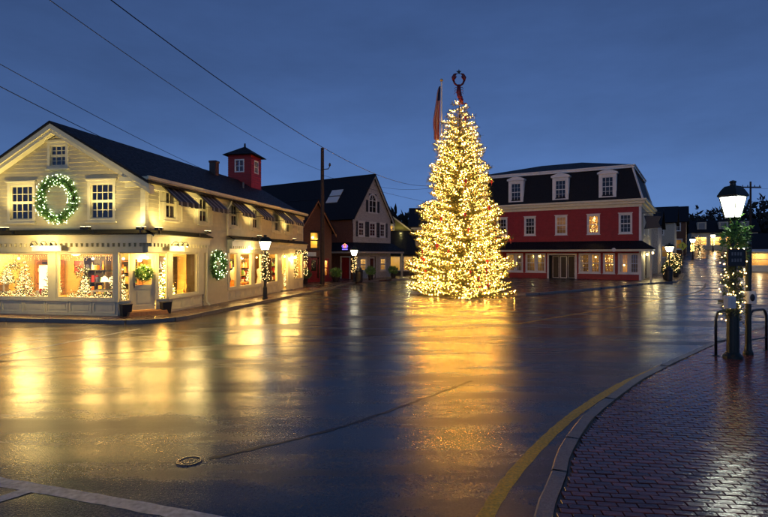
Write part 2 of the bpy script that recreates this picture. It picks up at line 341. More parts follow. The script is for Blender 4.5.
def conifer(root, h, rb, nb, step, needle_len, needle_w, n_per, light_step, bulb_r, seed, leaf='needles', bulb='bulb', zmin=.12, gamma=.92, trunk_r=.16):
    rng = random.Random(seed); Ps = []; Ds = []; Ls = []; tips = []
    for i in range(nb):
        q = (i + rng.random()) / nb; z = h * zmin + h * (1 - zmin) * (1 - math.sqrt(max(0, 1 - q)))
        z = min(z, h * .985); a = i * 2.39996 + rng.uniform(-.3, .3)
        tier = 1 + .11 * math.sin(z / h * 2 * math.pi * 7)
        Rz = rb * (1 - z / h) ** gamma * min(1, .86 + 1.3 * z / h) * tier * rng.uniform(.74, 1.14) + h * .016
        droop = rng.uniform(.12, .26) if z < h * .5 else rng.uniform(-.05, .14)
        ca, sa = math.cos(a), math.sin(a); prev = None; ns = max(3, int(Rz / step))
        for k in range(ns + 1):
            s = .18 + .82 * k / ns; r = Rz * s; zz = z - droop * Rz * math.sin(s * 1.7) + .10 * Rz * s ** 4
            if zz < .06: zz = .06 + rng.random() * .05
            p = Vector((r * ca, r * sa, zz)); sl = (.40 * Rz * (1 - s) + needle_len * .8) * .8
            for sg in (-1, 1, 0):
                if sg:
                    off = Vector((-sa, ca, 0)) * sg; dv = (off * .85 + Vector((ca, sa, -.1)) * .6).normalized(); m = max(1, int(sl / step))
                    for j in range(m + 1): Ps.append(p + dv * (sl * j / max(m, 1))); Ds.append(dv + Vector((0, 0, .1)))
                    if s > .4 and rng.random() < step / light_step: Ls.append(p + dv * sl * rng.random() + Vector((0, 0, rng.uniform(.0, needle_len * .35))))
                else:
                    Ps.append(p); Ds.append(Vector((ca, sa, .15)))
            if s > .45 and rng.random() < step / light_step: Ls.append(p + Vector((rng.uniform(-.4, .4), rng.uniform(-.4, .4), rng.uniform(0, .7))) * needle_len)
        tips.append(p)
    mb = MB(); mb.cyl((0, 0, 0), (0, 0, h * .97), trunk_r, trunk_r * .12, 10); mb.build('trunk', 'bark', root)
    fo = link('crown', needle_mesh('crown', [tuple(p) for p in Ps], [tuple(d) for d in Ds], n_per, needle_len, needle_w, seed, leaf), root); fo['kind'] = 'stuff'
    rng.shuffle(Ls); cut = int(len(Ls) * .17) if bulb == 'bulb' else 0
    li = link('fairy_lights', bulbs_mesh('fairy_lights', [tuple(p) for p in Ls[cut:]], bulb_r, bulb), root); li['kind'] = 'stuff'
    if cut: l2 = link('bright_fairy_lights', bulbs_mesh('bright_fairy_lights', [tuple(p) for p in Ls[:cut]], bulb_r * 1.0, 'bulb_bright'), root); l2['kind'] = 'stuff'
    return tips, len(Ps), len(Ls)
def wrap(root, path, rad, n, needle_len, needle_w, n_per, nl, bulb_r, seed, leaf='needles', bulb='bulb_small'):
    """evergreen rope along a path (list of points), with little lights"""
    rng = random.Random(seed); pts = [Vector(p) for p in path]; Ps = []; Ds = []; Ls = []
    def at(t):
        t *= len(pts) - 1; i = min(int(t), len(pts) - 2); return pts[i].lerp(pts[i + 1], t - i)
    for i in range(n):
        d = Vector((rng.gauss(0, 1), rng.gauss(0, 1), rng.gauss(0, 1))).normalized(); Ps.append(tuple(at((i + rng.random()) / n) + d * rad * rng.random())); Ds.append(tuple(d))
    for i in range(nl):
        d = Vector((rng.gauss(0, 1), rng.gauss(0, 1), rng.gauss(0, 1))).normalized(); Ls.append(tuple(at((i + rng.random()) / nl) + d * (rad + needle_len * .55)))
    a = link('greenery', needle_mesh('greenery', Ps, Ds, n_per, needle_len, needle_w, seed, leaf), root); a['kind'] = 'stuff'
    if nl: b = link('fairy_lights', bulbs_mesh('fairy_lights', Ls, bulb_r, bulb), root); b['kind'] = 'stuff'

# ------------------------------------------------------------------ ground, road, pavements
def gz(x, y):
    t = max(0, (y - 58)); return .075 * t * min(1, t / 20)
mb = MB(); xs = [-420, -200, -100, -60, -30, -15, -8, 0, 8, 15, 25, 35, 45, 60, 80, 110, 150, 220, 420]; ys = [-60, -20, 0, 10, 20, 35, 50, 58, 62, 66, 70, 75, 80, 90, 105, 130, 160, 200, 260, 340, 460]
for i in range(len(xs) - 1):
    for j in range(len(ys) - 1):
        q = [(xs[i], ys[j]), (xs[i + 1], ys[j]), (xs[i + 1], ys[j + 1]), (xs[i], ys[j + 1])]
        mb.poly([(a, b, gz(a, b)) for a, b in q])
tag(mb.build('road', 'road'), 'wet dark asphalt of the square and the streets leading away', 'road', kind='structure')

def pavement(name, pts, z, mat, label, kerb_edges=None):
    mb = MB(); mb.poly([(x, y, z) for x, y in pts]); n = len(pts)
    for i in range(n):
        a, b = pts[i], pts[(i + 1) % n]; mb.poly([(a[0], a[1], -.02), (b[0], b[1], -.02), (b[0], b[1], z), (a[0], a[1], z)])
    return tag(mb.build(name, mat), label, 'pavement', kind='structure')
def kerb_stones(path, parent, z=.125, w=.15, step=1.05, gap=.011, inward=1):
    pts = [Vector((x, y)) for x, y in path]; seg = [0]
    for a, b in zip(pts[:-1], pts[1:]): seg.append(seg[-1] + (b - a).length)
    def at(s):
        for i in range(len(pts) - 1):
            if s <= seg[i + 1]: return pts[i].lerp(pts[i + 1], (s - seg[i]) / (seg[i + 1] - seg[i]))
        return pts[-1]
    n = int(seg[-1] / step)
    for i in range(n):
        sub = [at(i * step + gap + (step - 2 * gap) * k / 3) for k in range(4)]
        mb = MB(); outs = []; ins = []
        for k, p in enumerate(sub):
            d = (sub[min(k + 1, 3)] - sub[max(k - 1, 0)]).normalized(); nn = Vector((d.y, -d.x)) * inward; outs.append(p + nn * random.uniform(-.006, .006)); ins.append(p + nn * w)
        zz = z + random.uniform(-.007, .006)
        for k in range(3):
            o0, o1, i0, i1 = outs[k], outs[k + 1], ins[k], ins[k + 1]; c0 = o0.lerp(i0, .12); c1 = o1.lerp(i1, .12)
            mb.poly([(c0.x, c0.y, zz), (c1.x, c1.y, zz), (i1.x, i1.y, zz), (i0.x, i0.y, zz)])
            mb.poly([(o0.x, o0.y, zz - .018), (o1.x, o1.y, zz - .018), (c1.x, c1.y, zz), (c0.x, c0.y, zz)])
            mb.poly([(o0.x, o0.y, -.02), (o1.x, o1.y, -.02), (o1.x, o1.y, zz - .018), (o0.x, o0.y, zz - .018)])
            mb.poly([(i0.x, i0.y, -.02), (i1.x, i1.y, -.02), (i1.x, i1.y, zz), (i0.x, i0.y, zz)])
        for o_, i_ in ((outs[0], ins[0]), (outs[-1], ins[-1])): mb.poly([(o_.x, o_.y, -.02), (i_.x, i_.y, -.02), (i_.x, i_.y, zz), (o_.x, o_.y, zz - .018)])
        mb.build('kerb_stone', 'granite', parent)
random.seed(4)
# near brick pavement on a curved corner
KERB = [(.62, -4), (.66, .5), (.78, 2.2), (1.0, 3.4), (1.26, 4.38), (1.66, 5.2), (1.96, 5.85), (2.74, 7.13), (3.85, 8.53), (4.67, 9.49), (6.35, 11.2), (8.5, 13.3), (12.1, 16.4), (17.5, 20.6), (25, 26.5)]
def smooth(path, n=6):
    p = [Vector(q) for q in path]; out = []
    for i in range(len(p) - 1):
        a, b, c, d = p[max(i - 1, 0)], p[i], p[i + 1], p[min(i + 2, len(p) - 1)]
        for k in range(n):
            t = k / n; out.append(tuple(.5 * ((2 * b) + (c - a) * t + (2 * a - 5 * b + 4 * c - d) * t * t + (3 * b - a - 3 * c + d) * t ** 3)))
    out.append(tuple(p[-1])); return out
KS = smooth(KERB); KX = np.array([k[0] for k in KS]); KY = np.array([k[1] for k in KS])
inner = []
for i in range(len(KS)):
    d = (Vector(KS[min(i + 1, len(KS) - 1)]) - Vector(KS[max(i - 1, 0)])).normalized(); inner.append((KS[i][0] + d.y * .155, KS[i][1] - d.x * .155))
near = pavement('pavement', inner + [(40, 26), (40, -4)], .100, 'mortar', 'red brick pavement inside the curved granite kerb')
kerb_stones(KS, near)
rng = random.Random(7)
bm_ = MB(); hx, hy, e = .0825, .0385, .005
bm_.poly([(-hx + e, -hy + e, 0), (hx - e, -hy + e, 0), (hx - e, hy - e, 0), (-hx + e, hy - e, 0)])
rim = [(-hx, -hy), (hx, -hy), (hx, hy), (-hx, hy)]; rin = [(-hx + e, -hy + e), (hx - e, -hy + e), (hx - e, hy - e), (-hx + e, hy - e)]
for k in range(4):
    a, b, c, d = rim[k], rim[(k + 1) % 4], rin[(k + 1) % 4], rin[k]
    bm_.poly([(*a, -.005), (*b, -.005), (*c, 0), (*d, 0)]); bm_.poly([(*a, -.03), (*b, -.03), (*b, -.005), (*a, -.005)])
brick_me = bm_.mesh('brick', 'brick'); bricks = []
ca, sa = math.cos(R(-7)), math.sin(R(-7))
for j in range(-60, 290):
    for i in range(-40, 160):
        u = (i + .5 * (j % 2)) * .173; v = j * .085 + .004 * math.sin(i * .7 + j); x = u * ca - v * sa; y = u * sa + v * ca
        if y < 2.6 or y > 21 or x > .76 * y + 3.2: continue
        xk = np.interp(y, KY, KX)
        if x < xk - .5: continue
        okk = False
        for fr_ in (1, .75, .5, .25):
          okk = True
          for sx in (1 - 2 * fr_, 1):
            for sy in (-1, 1):
                cx, cy = x + sx * hx, y + sy * hy
                dy = .05; sl = (np.interp(cy + dy, KY, KX) - np.interp(cy - dy, KY, KX)) / (2 * dy)
                if cx < np.interp(cy, KY, KX) + .155 * math.sqrt(1 + sl * sl): okk = False
          if okk: break
        if okk: bricks.append((x + (1 - fr_) * hx * ca, y + (1 - fr_) * hx * sa, fr_))
bricks.sort(key=lambda p: (0 if p[1] > 4.2 and p[0] < .75 * p[1] else 1, p[1] + .02 * abs(p[0] - 3)))
rest = MB()
for q, (x, y, fx) in enumerate(bricks):
    tx, ty, tz = rng.gauss(0, .011), rng.gauss(0, .011), R(-7) + rng.gauss(0, .008); zz = .122 + rng.gauss(0, .0014)
    if q < 300:
        o = link('brick', brick_me, near); o.location = (x, y, zz); o.rotation_euler = (tx, ty, tz); o.scale = (fx, 1, 1)
    else:
        M = Matrix.Translation((x, y, zz)) @ Euler((tx, ty, tz)).to_matrix().to_4x4() @ Matrix.Diagonal((fx, 1, 1, 1)); b0 = len(rest.v); rest.v += [tuple(M @ Vector(v)) for v in bm_.v]
        rest.f += [tuple(b0 + k for k in f) for f in bm_.f]; rest.m += [0] * len(bm_.f)
ro = rest.build('brick_paving', 'brick', near); ro['kind'] = 'stuff'

# left brick pavement round the cream shop; local frame of that shop
AO = Vector((-8.46, 18.4)); AR = R(-10.2)
def A2W(x, y): return (AO.x + x * math.cos(AR) - y * math.sin(AR), AO.y + x * math.sin(AR) + y * math.cos(AR))
edge = [A2W(-30, -1.05), A2W(-.9, -1.05), A2W(.4, -.8), A2W(1.15, .1), A2W(1.25, 1.6), A2W(1.4, 6), A2W(1.75, 17), (-2.9, 40.5), (-1.2, 44.5), (1.4, 47.5), (6, 50), (14, 51.5)]
left_pave = pavement('pavement', edge + [(14, 66), (-60, 66), (-60, 20)], .12, 'brick_paving', 'wet brick pavement along the cream shop and the shingled houses')
le = smooth([(q[0], q[1]) for q in edge[1:]], 3); kerb_stones([edge[0], edge[1]] + le[1:], left_pave, .127, .14, 1.5)
plaza = [(6.2, 31.5), (7.3, 29.6), (9, 30.2), (14.6, 35), (21, 41), (24.4, 43.4), (27.6, 48.4), (39, 67), (35, 69.5), (28, 60), (13, 58), (4, 56)]
plz = pavement('pavement', plaza, .11, 'brick_paving', 'dark wet paved forecourt of the red mansard building')
kerb_stones(smooth(plaza[:6], 3), plz, .118, .14, 1.5, inward=-1)

def strip(name, path, w, z, mat, label, n=4, worn=.06):
    base = smooth(path, 8); s = []; rg = random.Random(len(label))
    for a, b in zip(base[:-1], base[1:]):
        k = max(1, int(math.hypot(b[0] - a[0], b[1] - a[1]) / .09)); s += [(a[0] + (b[0] - a[0]) * q / k, a[1] + (b[1] - a[1]) * q / k) for q in range(k)]
    s.append(base[-1]); mb = MB(); prev = None; z *= .6
    for i in range(len(s)):
        d = (Vector(s[min(i + 1, len(s) - 1)]) - Vector(s[max(i - 1, 0)])).normalized(); wa, wb = (w / 2 * (1 + rg.uniform(-2.2, 1) * worn) for _ in (0, 1))
        a = (s[i][0] - d.y * wa, s[i][1] + d.x * wa, z); b = (s[i][0] + d.y * wb, s[i][1] - d.x * wb, z)
        if prev: mb.poly([prev[0], prev[1], b, a])
        prev = (a, b)
    return tag(mb.build(name, mat), label, 'road marking', kind='structure')
strip('yellow_line', [(.2, 2.2), (.48, 3.6), (.915, 4.62), (1.38, 5.49), (2.0, 6.46), (2.76, 7.52), (3.88, 8.86), (4.86, 9.88), (6.67, 11.6), (7.6, 12.4)], .15, .004, 'yellow_paint', 'yellow painted line following the curved kerb')
strip('crosswalk_line', [(-6.5, 6.05), (-3.89, 5.27), (-1.97, 4.67), (0, 4.02)], .17, .004, 'white_line', 'long worn white crossing line on the asphalt')
strip('crosswalk_line', [(-3.45, 5.10), (-3.72, 4.78), (-4.6, 3.75)], .15, .008, 'white_line', 'short worn white line branching off the long crossing line')
strip('lane_line', [(-9.6, 9.4), (-8.8, 11.9), (-8.2, 14.2), (-7.6, 16.2)], .1, .004, 'white_line', 'faint white line running towards the cream shop corner')
strip('lane_line', [(4.4, 17.3), (9, 21.7), (14, 26.6), (20, 33), (26, 42)], .11, .004, 'yellow_paint', 'worn yellow line bending into the street past the red building')
pmat('tar', (.006, .006, .006), .34, .4, 30, spec=.25)
strip('tar_seam', [(-1.98, 5.87), (-.71, 6.83), (.57, 8.25), (1.6, 9.5)], .075, .0055, 'tar', 'dark tar seam running from the valve cover across the road', worn=.35)
strip('tar_seam', [(-9.5, 10.6), (-6.0, 12.3), (-2.5, 13.6), (1.2, 15.6), (5, 17.4)], .05, .0055, 'tar', 'dark tar seam crossing the road before the cream shop')
strip('tar_seam', [(-4.9, 20.5), (-1.5, 21.8), (2.2, 22.6), (8.5, 25.5)], .07, .0055, 'tar', 'dark tar seam crossing the road before the big tree')
# small valve cover in the road
mb = MB(); mb.lathe([(.150, -.01), (.152, .004), (.160, .0075), (.195, .0075), (.205, -.004)], 28); mb2 = MB(); mb2.lathe([(.15, -.012), (.147, .001), (.10, .001), (.097, .004), (.06, .004), (.055, .001), (.01, .001)], 28)
v = empty('valve_cover', (-2.17, 5.8, 0), 0, 'small round iron valve cover set in the wet road', 'valve cover'); v.scale = (.72, .72, 1); mb.build('rim', 'cast_iron', v, True); mb2.build('lid', 'cast_iron', v)

# ------------------------------------------------------------------ shared shop pieces
def storefront_window(root, fr, x0, x1, z0, z1, trim='cream_trim', w=.07, name='shop_window', mull=0):
    mb = MB(); mb.ring(fr, x0, x1, z0, z1, w, -.07, .03)
    for k in range(mull): xm = x0 + (x1 - x0) * (k + 1) / (mull + 1); mb.fbox(fr, xm - .025, xm + .025, z0 + w, z1 - w, -.06, .02)
    o = mb.build(name, trim, root); g = MB(); g.poly([fr(x0 + w, z0 + w, -.03), fr(x1 - w, z0 + w, -.03), fr(x1 - w, z1 - w, -.03), fr(x0 + w, z1 - w, -.03)]); g.build('pane', 'glass', o); return o
def panels(root, fr, x0, x1, z0, z1, n, trim='cream_trim', o0=.0):
    g = .06; wd = (x1 - x0 - g * (n + 1)) / n
    for k in range(n):
        a = x0 + g + k * (wd + g); mb = MB(); mb.ring(fr, a, a + wd, z0, z1, .055, o0, o0 + .028); mb.fbox(fr, a + .12, a + wd - .12, z0 + .12, z1 - .12, o0, o0 + .014); mb.build('panel', trim, root)
def door(root, fr, x0, x1, z0, z1, mat='cream_trim', glass=True, name='door', inset=-.06, glow=None):
    mb = MB(); t0, t1 = inset - .05, inset; zs = z0 + (z1 - z0) * .42
    mb.fbox(fr, x0, x0 + .11, z0, z1, t0, t1); mb.fbox(fr, x1 - .11, x1, z0, z1, t0, t1); mb.fbox(fr, x0 + .11, x1 - .11, z1 - .13, z1, t0, t1 - .001)
    mb.fbox(fr, x0 + .11, x1 - .11, zs - .08, zs + .08, t0, t1 - .001); mb.fbox(fr, x0 + .11, x1 - .11, z0, z0 + .18, t0, t1 - .001); mb.fbox(fr, x0 + .11, x1 - .11, z0 + .18, zs - .08, t0 + .01, t1 - .02)
    mb.fbox(fr, x0 + .18, x1 - .18, z0 + .25, zs - .15, t0 + .01, t1 - .008)
    if not glass: mb.fbox(fr, x0 + .11, x1 - .11, zs + .08, z1 - .13, t0 + .01, t1 - .02)
    o = mb.build(name, mat, root)
    if glass: g = MB(); g.poly([fr(x0 + .11, zs + .08, t0 + .02), fr(x1 - .11, zs + .08, t0 + .02), fr(x1 - .11, z1 - .13, t0 + .02), fr(x0 + .11, z1 - .13, t0 + .02)]); g.build('pane', 'glass', o)
    h = MB(); zc = z0 + (z1 - z0) * .46; h.cyl(fr(x0 + .06, zc, t1), fr(x0 + .06, zc, t1 + .05), .012, n=8); h.cyl(fr(x0 + .06, zc - .09, t1 + .05), fr(x0 + .06, zc + .09, t1 + .05), .013, n=8); h.build('handle', 'cast_iron', o)
    return o
def hanging_bulb(root, fr, x, z, o, energy, col=(1, .62, .18), drop=.25, r=.05):
    p = fr(x, z, o); mb = MB(); mb.cyl((p[0], p[1], p[2] + r), (p[0], p[1], p[2] + r + drop), .008, n=6); c = mb.build('ceiling_pendant', 'black_iron', root)
    b = MB(); b.ball((p[0], p[1], p[2]), r, 6); b.build('bulb', 'shop_bulb', c, True)
    lamp_light('pendant_light', root, (p[0], p[1], p[2] - r - .03), energy, col, .2 if energy > 70 else .08)
def sign_lamps(root, fr, x0, x1, z, energy, o=.32, n=3):
    """lit name board with small shaded lamps over it"""
    mb = MB(); mb.fbox(fr, x0, x1, z - .08, z + .12, .30, .33); b = mb.build('name_board', 'white', root)
    for k in range(n):
        mb = MB(); x = x0 + (x1 - x0) * (k + .5) / n; pts = [Vector(fr(x, z + .16, .30)), Vector(fr(x, z + .26, .40)), Vector(fr(x, z + .27, .52)), Vector(fr(x, z + .20, .58))]; mb.tube(pts, .012, 6)
        a, c = fr(x, z + .20, .58), fr(x, z + .12, .54); mb.cyl(a, c, .025, .07, 8); mb.build('lamp_arm', 'black_iron', b); mb = MB(); mb.ball(fr(x, z + .115, .54), .042, 5); mb.build('lamp_bulb', 'shop_bulb', b, True)
    p = fr((x0 + x1) / 2, z + .02, 1.0); lamp_light('sign_light', root, p, energy, (1, .70, .24), .28)
def wreath(name, fr, x, z, rad, tube, label, seed, bulb='bulb_cool', nl=90, o=.1, root=None):
    c = fr(x, z, o); e0 = empty(name, c, 0, label, 'wreath'); M = root.matrix_basis if root else Matrix()
    pts = [Vector(fr(x + rad * math.cos(t), z + rad * math.sin(t), o)) - Vector(c) for t in [2 * math.pi * k / 40 for k in range(41)]]
    if root: e0.location = M @ Vector(c); e0.rotation_euler = root.rotation_euler
    mb = MB(); mb.tube(pts, tube * .25, 6, caps=False); mb.build('hoop', 'bark', e0)
    wrap(e0, pts, tube * .9, int(1700 * rad), .12, .026, 4, nl, .014, seed, 'leaf_green', bulb)
    return e0

# ------------------------------------------------------------------ cream clapboard shop
A = empty('shop_building', (AO.x, AO.y, 0), AR, 'long cream clapboard shop with gable front, striped awnings and red cupola', 'building')
Af = Fr((0, 0, 0), (1, 0, 0), (0, -1, 0)); As = Fr((0, 0, 0), (0, 1, 0), (1, 0, 0)); AL = Fr((-7.12, 0, 0), (0, 1, 0), (-1, 0, 0)); AB = Fr((0, 16.9, 0), (1, 0, 0), (0, 1, 0))
XL, XP, ZE, ZP, LEN = -7.12, -3.56, 5.0, 7.05, 16.9
slope = (ZP - ZE) / (0 - XP)
fw = [(-5.66, -4.47, 3.5, 4.98), (-2.28, -1.15, 3.5, 4.98), (-3.95, -3.08, 5.45, 6.42)]
mb = MB(); clap(mb, Af, XL, 0, 2.96, 6.95, [op(*w) for w in fw], gable=lambda z: (XL, 0) if z < ZE else (XL + (z - ZE) / slope, -(z - ZE) / slope))
cs = [1.56, 3.98, 6.85, 9.27, 12.25, 14.08]
sw = [(c - .45, c + .45, 3.6, 4.86) for c in cs] + [(15.78, 16.5, 3.78, 4.55)]
clap(mb, As, 0, LEN, 2.96, ZE, [op(*w) for w in sw]); clap(mb, As, 3.95, 6.15, .12, 2.96)
mb.poly([AL(0, .1), AL(LEN, .1), AL(LEN, ZE), AL(0, ZE)]); mb.poly([AB(XL, .1), AB(0, .1), AB(0, ZE), AB(XP, ZP), AB(XL, ZE)])
mb.build('wall', 'cream', A)
for k, w in enumerate(fw): window(A, Af, *w, cols=4 if k < 2 else 3, rows=4)
for k, w in enumerate(sw):
    window(A, As, *w, cols=2, rows=2 if k < 6 else 4, cap=.04)
    if k < 6:
        for s in (w[0] - .31, w[1] + .03):
            m2 = MB(); m2.fbox(As, s, s + .28, w[2], w[3], .0, .03); m2.ring(As, s, s + .28, w[2], w[3], .05, .03, .045); m2.build('shutter', 'cream_trim', A)
        m2 = MB(); aw0, aw1 = w[0] - .30, w[1] + .30; n = 11; zt = 4.93; zb = 4.28; ob = .80
        for i in range(n):
            a, b = aw0 + (aw1 - aw0) * i / n, aw0 + (aw1 - aw0) * (i + 1) / n; mt = 1 if i % 3 == 1 else 0
            m2.poly([As(a, zt, .05), As(b, zt, .05), As(b, zb, ob), As(a, zb, ob)], mt)
            sc = .035 * abs(math.sin(i * 1.3)); m2.poly([As(a, zb, ob), As(b, zb, ob), As(b, zb - .15 - sc, ob + .01), As(a, zb - .15 - sc, ob + .01)], mt)
        aw = m2.build('awning', ['stripe_dark', 'stripe_light'], A)
        fm = MB()
        for x in (aw0 + .02, aw1 - .02): fm.cyl(As(x, zb, .04), As(x, zb - .005, ob), .012, n=6); fm.cyl(As(x, zt - .03, .05), As(x, zb - .02, ob - .01), .012, n=6)
        fm.cyl(As(aw0, zb - .012, ob - .012), As(aw1, zb - .012, ob - .012), .012, n=6); fm.build('awning_frame', 'black_iron', aw)
# corner boards, eaves, rakes
mb = MB(); mb.fbox(Af, -.16, .028, 2.96, ZE - .02, .0, .028); mb.fbox(As, -.025, .16, 2.96, ZE - .02, .0, .027); mb.build('corner_board', 'cream_trim', A)
mb = MB(); mb.fbox(As, LEN - .16, LEN, .12, ZE - .02, 0, .028); mb.build('corner_board', 'cream_trim', A); mb = MB(); mb.fbox(Af, XL, XL + .16, 2.96, ZE - .02, 0, .028); mb.build('corner_board', 'cream_trim', A)
mb = MB(); mb.box(.0, .30, -.30, LEN + .08, ZE - .13, ZE + .02); mb.box(.0, .12, -.02, LEN, ZE - .34, ZE - .13); mb.box(.30, .36, -.32, LEN + .08, ZE - .06, ZE + .06); mb.build('eave_cornice', 'cream_trim', A)
mb = MB()
for sgn in (1, -1):
    X = lambda d: XP + sgn * d
    w0 = 3.56 + .38
    for (t, dn, y0, y1) in ((0.02, .20, -.33, -.27), (.06, .34, -.27, -.02)):
        def pr(d, off): return (X(d), ZP - slope * d - off)
        a, b, c, d_ = pr(0, t), pr(w0, t), pr(w0, dn), pr(0, dn)
        mb.hexa([(a[0], y0, a[1]), (b[0], y0, b[1]), (c[0], y0, c[1]), (d_[0], y0, d_[1]), (a[0], y1, a[1]), (b[0], y1, b[1]), (c[0], y1, c[1]), (d_[0], y1, d_[1])])
    lo, hi = sorted((X(3.56 + .30), X(3.56 - .78))); mb.box(lo, hi, -.31, -.025, ZE - .12, ZE + .03); lo, hi = sorted((X(3.56 + .02), X(3.56 - .70))); mb.box(lo, hi, -.12, -.021, ZE - .3, ZE - .12)
mb.build('rake_board', 'cream_trim', A)
mb = MB(); ov = .40
for sgn in (1, -1):
    slab(mb, [(XP, -.36, ZP + .08), (XP, LEN + .12, ZP + .08), (XP + sgn * (3.56 + ov), LEN + .12, ZP + .08 - slope * (3.56 + ov)), (XP + sgn * (3.56 + ov), -.36, ZP + .08 - slope * (3.56 + ov))], .07)
roofA = mb.build('roof', 'shingle', A)
mb = MB(); mb.box(XP + .15, XP + .53, 10.7, 11.1, 6.4, 7.62); mb.box(XP + .12, XP + .56, 10.67, 11.13, 7.55, 7.66); mb.build('chimney', 'chimney_brick', roofA)
mb = MB(); mb.cyl((XP + 1.5, 12.2, 6.0), (XP + 1.5, 12.2, 6.6), .06, n=10); mb.build('vent_pipe', 'cast_iron', roofA)
# cupola
cu = (XP + .1, 15.4); q = .78
mb = MB()
frs = [Fr((cu[0] - q, cu[1] - q, 0), (1, 0, 0), (0, -1, 0)), Fr((cu[0] + q, cu[1] - q, 0), (0, 1, 0), (1, 0, 0)), Fr((cu[0] + q, cu[1] + q, 0), (-1, 0, 0), (0, 1, 0)), Fr((cu[0] - q, cu[1] + q, 0), (0, -1, 0), (-1, 0, 0))]
for k, fr in enumerate(frs): clap(mb, fr, 0, 2 * q, 5.8, 8.75, [op(.45, 1.11, 7.6, 8.45)] if k < 2 else [])
cup = mb.build('cupola', 'red_clap', A)
for fr in frs[:2]:
    m2 = MB(); m2.ring(fr, .45, 1.11, 7.6, 8.45, .08, -.05, .03); m2.fbox(fr, .765, .795, 7.68, 8.37, -.04, .0); m2.fbox(fr, .53, 1.03, 8.0, 8.04, -.04, .001); m2.build('cupola_window', 'white', cup)
    m2 = MB(); m2.poly([fr(.5, 7.66, -.04), fr(1.06, 7.66, -.04), fr(1.06, 8.4, -.04), fr(.5, 8.4, -.04)]); m2.build('cupola_pane', 'glass_dark', cup)
m2 = MB(); e_ = q + .28
for k in range(4):
    a = [(-e_, -e_), (e_, -e_), (e_, e_), (-e_, e_)]; p, r_ = a[k], a[(k + 1) % 4]; m2.poly([(cu[0] + p[0], cu[1] + p[1], 8.74), (cu[0] + r_[0], cu[1] + r_[1], 8.74), (cu[0], cu[1], 9.42)])
m2.poly([(cu[0] + a[0], cu[1] + a[1], 8.72) for a in [(-e_, -e_), (e_, -e_), (e_, e_), (-e_, e_)]]); m2.cyl((cu[0], cu[1], 9.35), (cu[0], cu[1], 9.62), .07, .05, 8); m2.build('cupola_roof', 'shingle', cup)

for y in (6.02, 4.12):
    mb = MB(); mb.tube([(.33, y, ZE - .08), (.26, y, ZE - .3), (.09, y, ZE - .55), (.09, y, 3.2)] if y > 5 else [(.09, y, 2.9), (.09, y, .3), (.22, y, .14)], .04, 8); mb.build('downspout', 'cream_trim', A)
# ground-floor shopfronts
CH = Fr((-1.07, 0, 0), (1.07, 1.45, 0), (1.45, -1.07, 0)); CHL = math.hypot(1.07, 1.45)
def entablature(fr_list, tag_=''):
    mb = MB(); dn = MB(); rf = MB()
    for fr, a, b, e0, e1 in fr_list:
        mb.fbox(fr, a, b, 2.40, 2.72, -.08, .12); mb.fbox(fr, a, b + e1 * .26, 2.72, 2.96, -.08, .27); mb.fbox(fr, a, b + e1 * .32, 2.96, 3.02, -.06, .36)
        n = int((b - a) / .21)
        for k in range(n): x = a + (k + .5) * (b - a) / n; dn.fbox(fr, x - .055, x + .055, 2.60, 2.718, .12, .235)
        P = fr; a2, b2 = a - .05, b + e1 * .4
        slab(rf, [P(a2, 3.22, .02), P(b2 - e1 * .4, 3.22, .02), P(b2, 3.05, .44), P(a2, 3.05, .44)], .04)
    mb.build('entablature', 'cream_trim', A); dn.build('dentil_row', 'cream_trim', A); rf.build('pent_roof', 'roof_dark', A)
entablature([(Af, XL - .3, 0, 0, 1), (As, 0, 4.05, 0, 0)]); entablature([(As, 6.12, LEN + .05, 0, 0)])
mb = MB(); mb.box(-7.1, -.06, .06, 4.0, 2.36, 2.42); mb.poly([(-1.07, 0, 2.401), (0, 0, 2.401), (0, 1.45, 2.401)]); mb.build('porch_ceiling', 'cream_trim', A)
# front run
mb = MB(); mb.fbox(Af, XL, -1.07, .12, .62, -.12, .0); mb.fbox(Af, XL, -1.03, .62, .70, -.14, .06); mb.fbox(Af, XL, -1.05, .10, .18, -.12, .03)
for (a, b) in ((-3.86, -3.56), (-1.19, -1.02), (-7.12, -6.95)): mb.fbox(Af, a, b, .70, 2.40, -.12, .05)
mb.fbox(As, 1.45, 3.92, .12, .62, -.12, 0); mb.fbox(As, 1.42, 3.92, .62, .70, -.14, .06)
for (a, b) in ((1.40, 1.60), (3.50, 3.95)): mb.fbox(As, a, b, .70, 2.40, -.12, .05)
# entrance wall (cut corner)
mb.fbox(CH, 0.0, .46, .12, .62, -.10, .0); mb.fbox(CH, CHL - .46, CHL, .12, .62, -.10, .0)
for (a, b) in ((0, .06), (.42, .5), (CHL - .5, CHL - .42), (CHL - .06, CHL)): mb.fbox(CH, a, b, .62, 2.40, -.10, .02)
mb.fbox(CH, .5, CHL - .5, 2.28, 2.40, -.10, .02)
mb.build('shopfront_frame', 'cream_trim', A)
panels(A, Af, -6.95, -1.1, .19, .60, 6); panels(A, As, 1.6, 3.85, .19, .58, 3)
storefront_window(A, Af, -6.95, -3.86, .70, 2.40); storefront_window(A, Af, -3.56, -1.19, .70, 2.40); storefront_window(A, As, 1.60, 3.50, .70, 2.40)
storefront_window(A, CH, .06, .42, .62, 2.38, w=.04, name='side_light'); storefront_window(A, CH, CHL - .42, CHL - .06, .62, 2.38, w=.04, name='side_light')
door(A, CH, .5, CHL - .5, .27, 2.28)
mb = MB(); mb.hexa([CH(.2, .10, .55), CH(CHL - .2, .10, .55), CH(CHL - .1, .10, 0), CH(.1, .10, 0), CH(.25, .26, .5), CH(CHL - .25, .26, .5), CH(CHL - .1, .26, -.1), CH(.1, .26, -.1)]); mb.build('door_step', 'wood_warm', A)
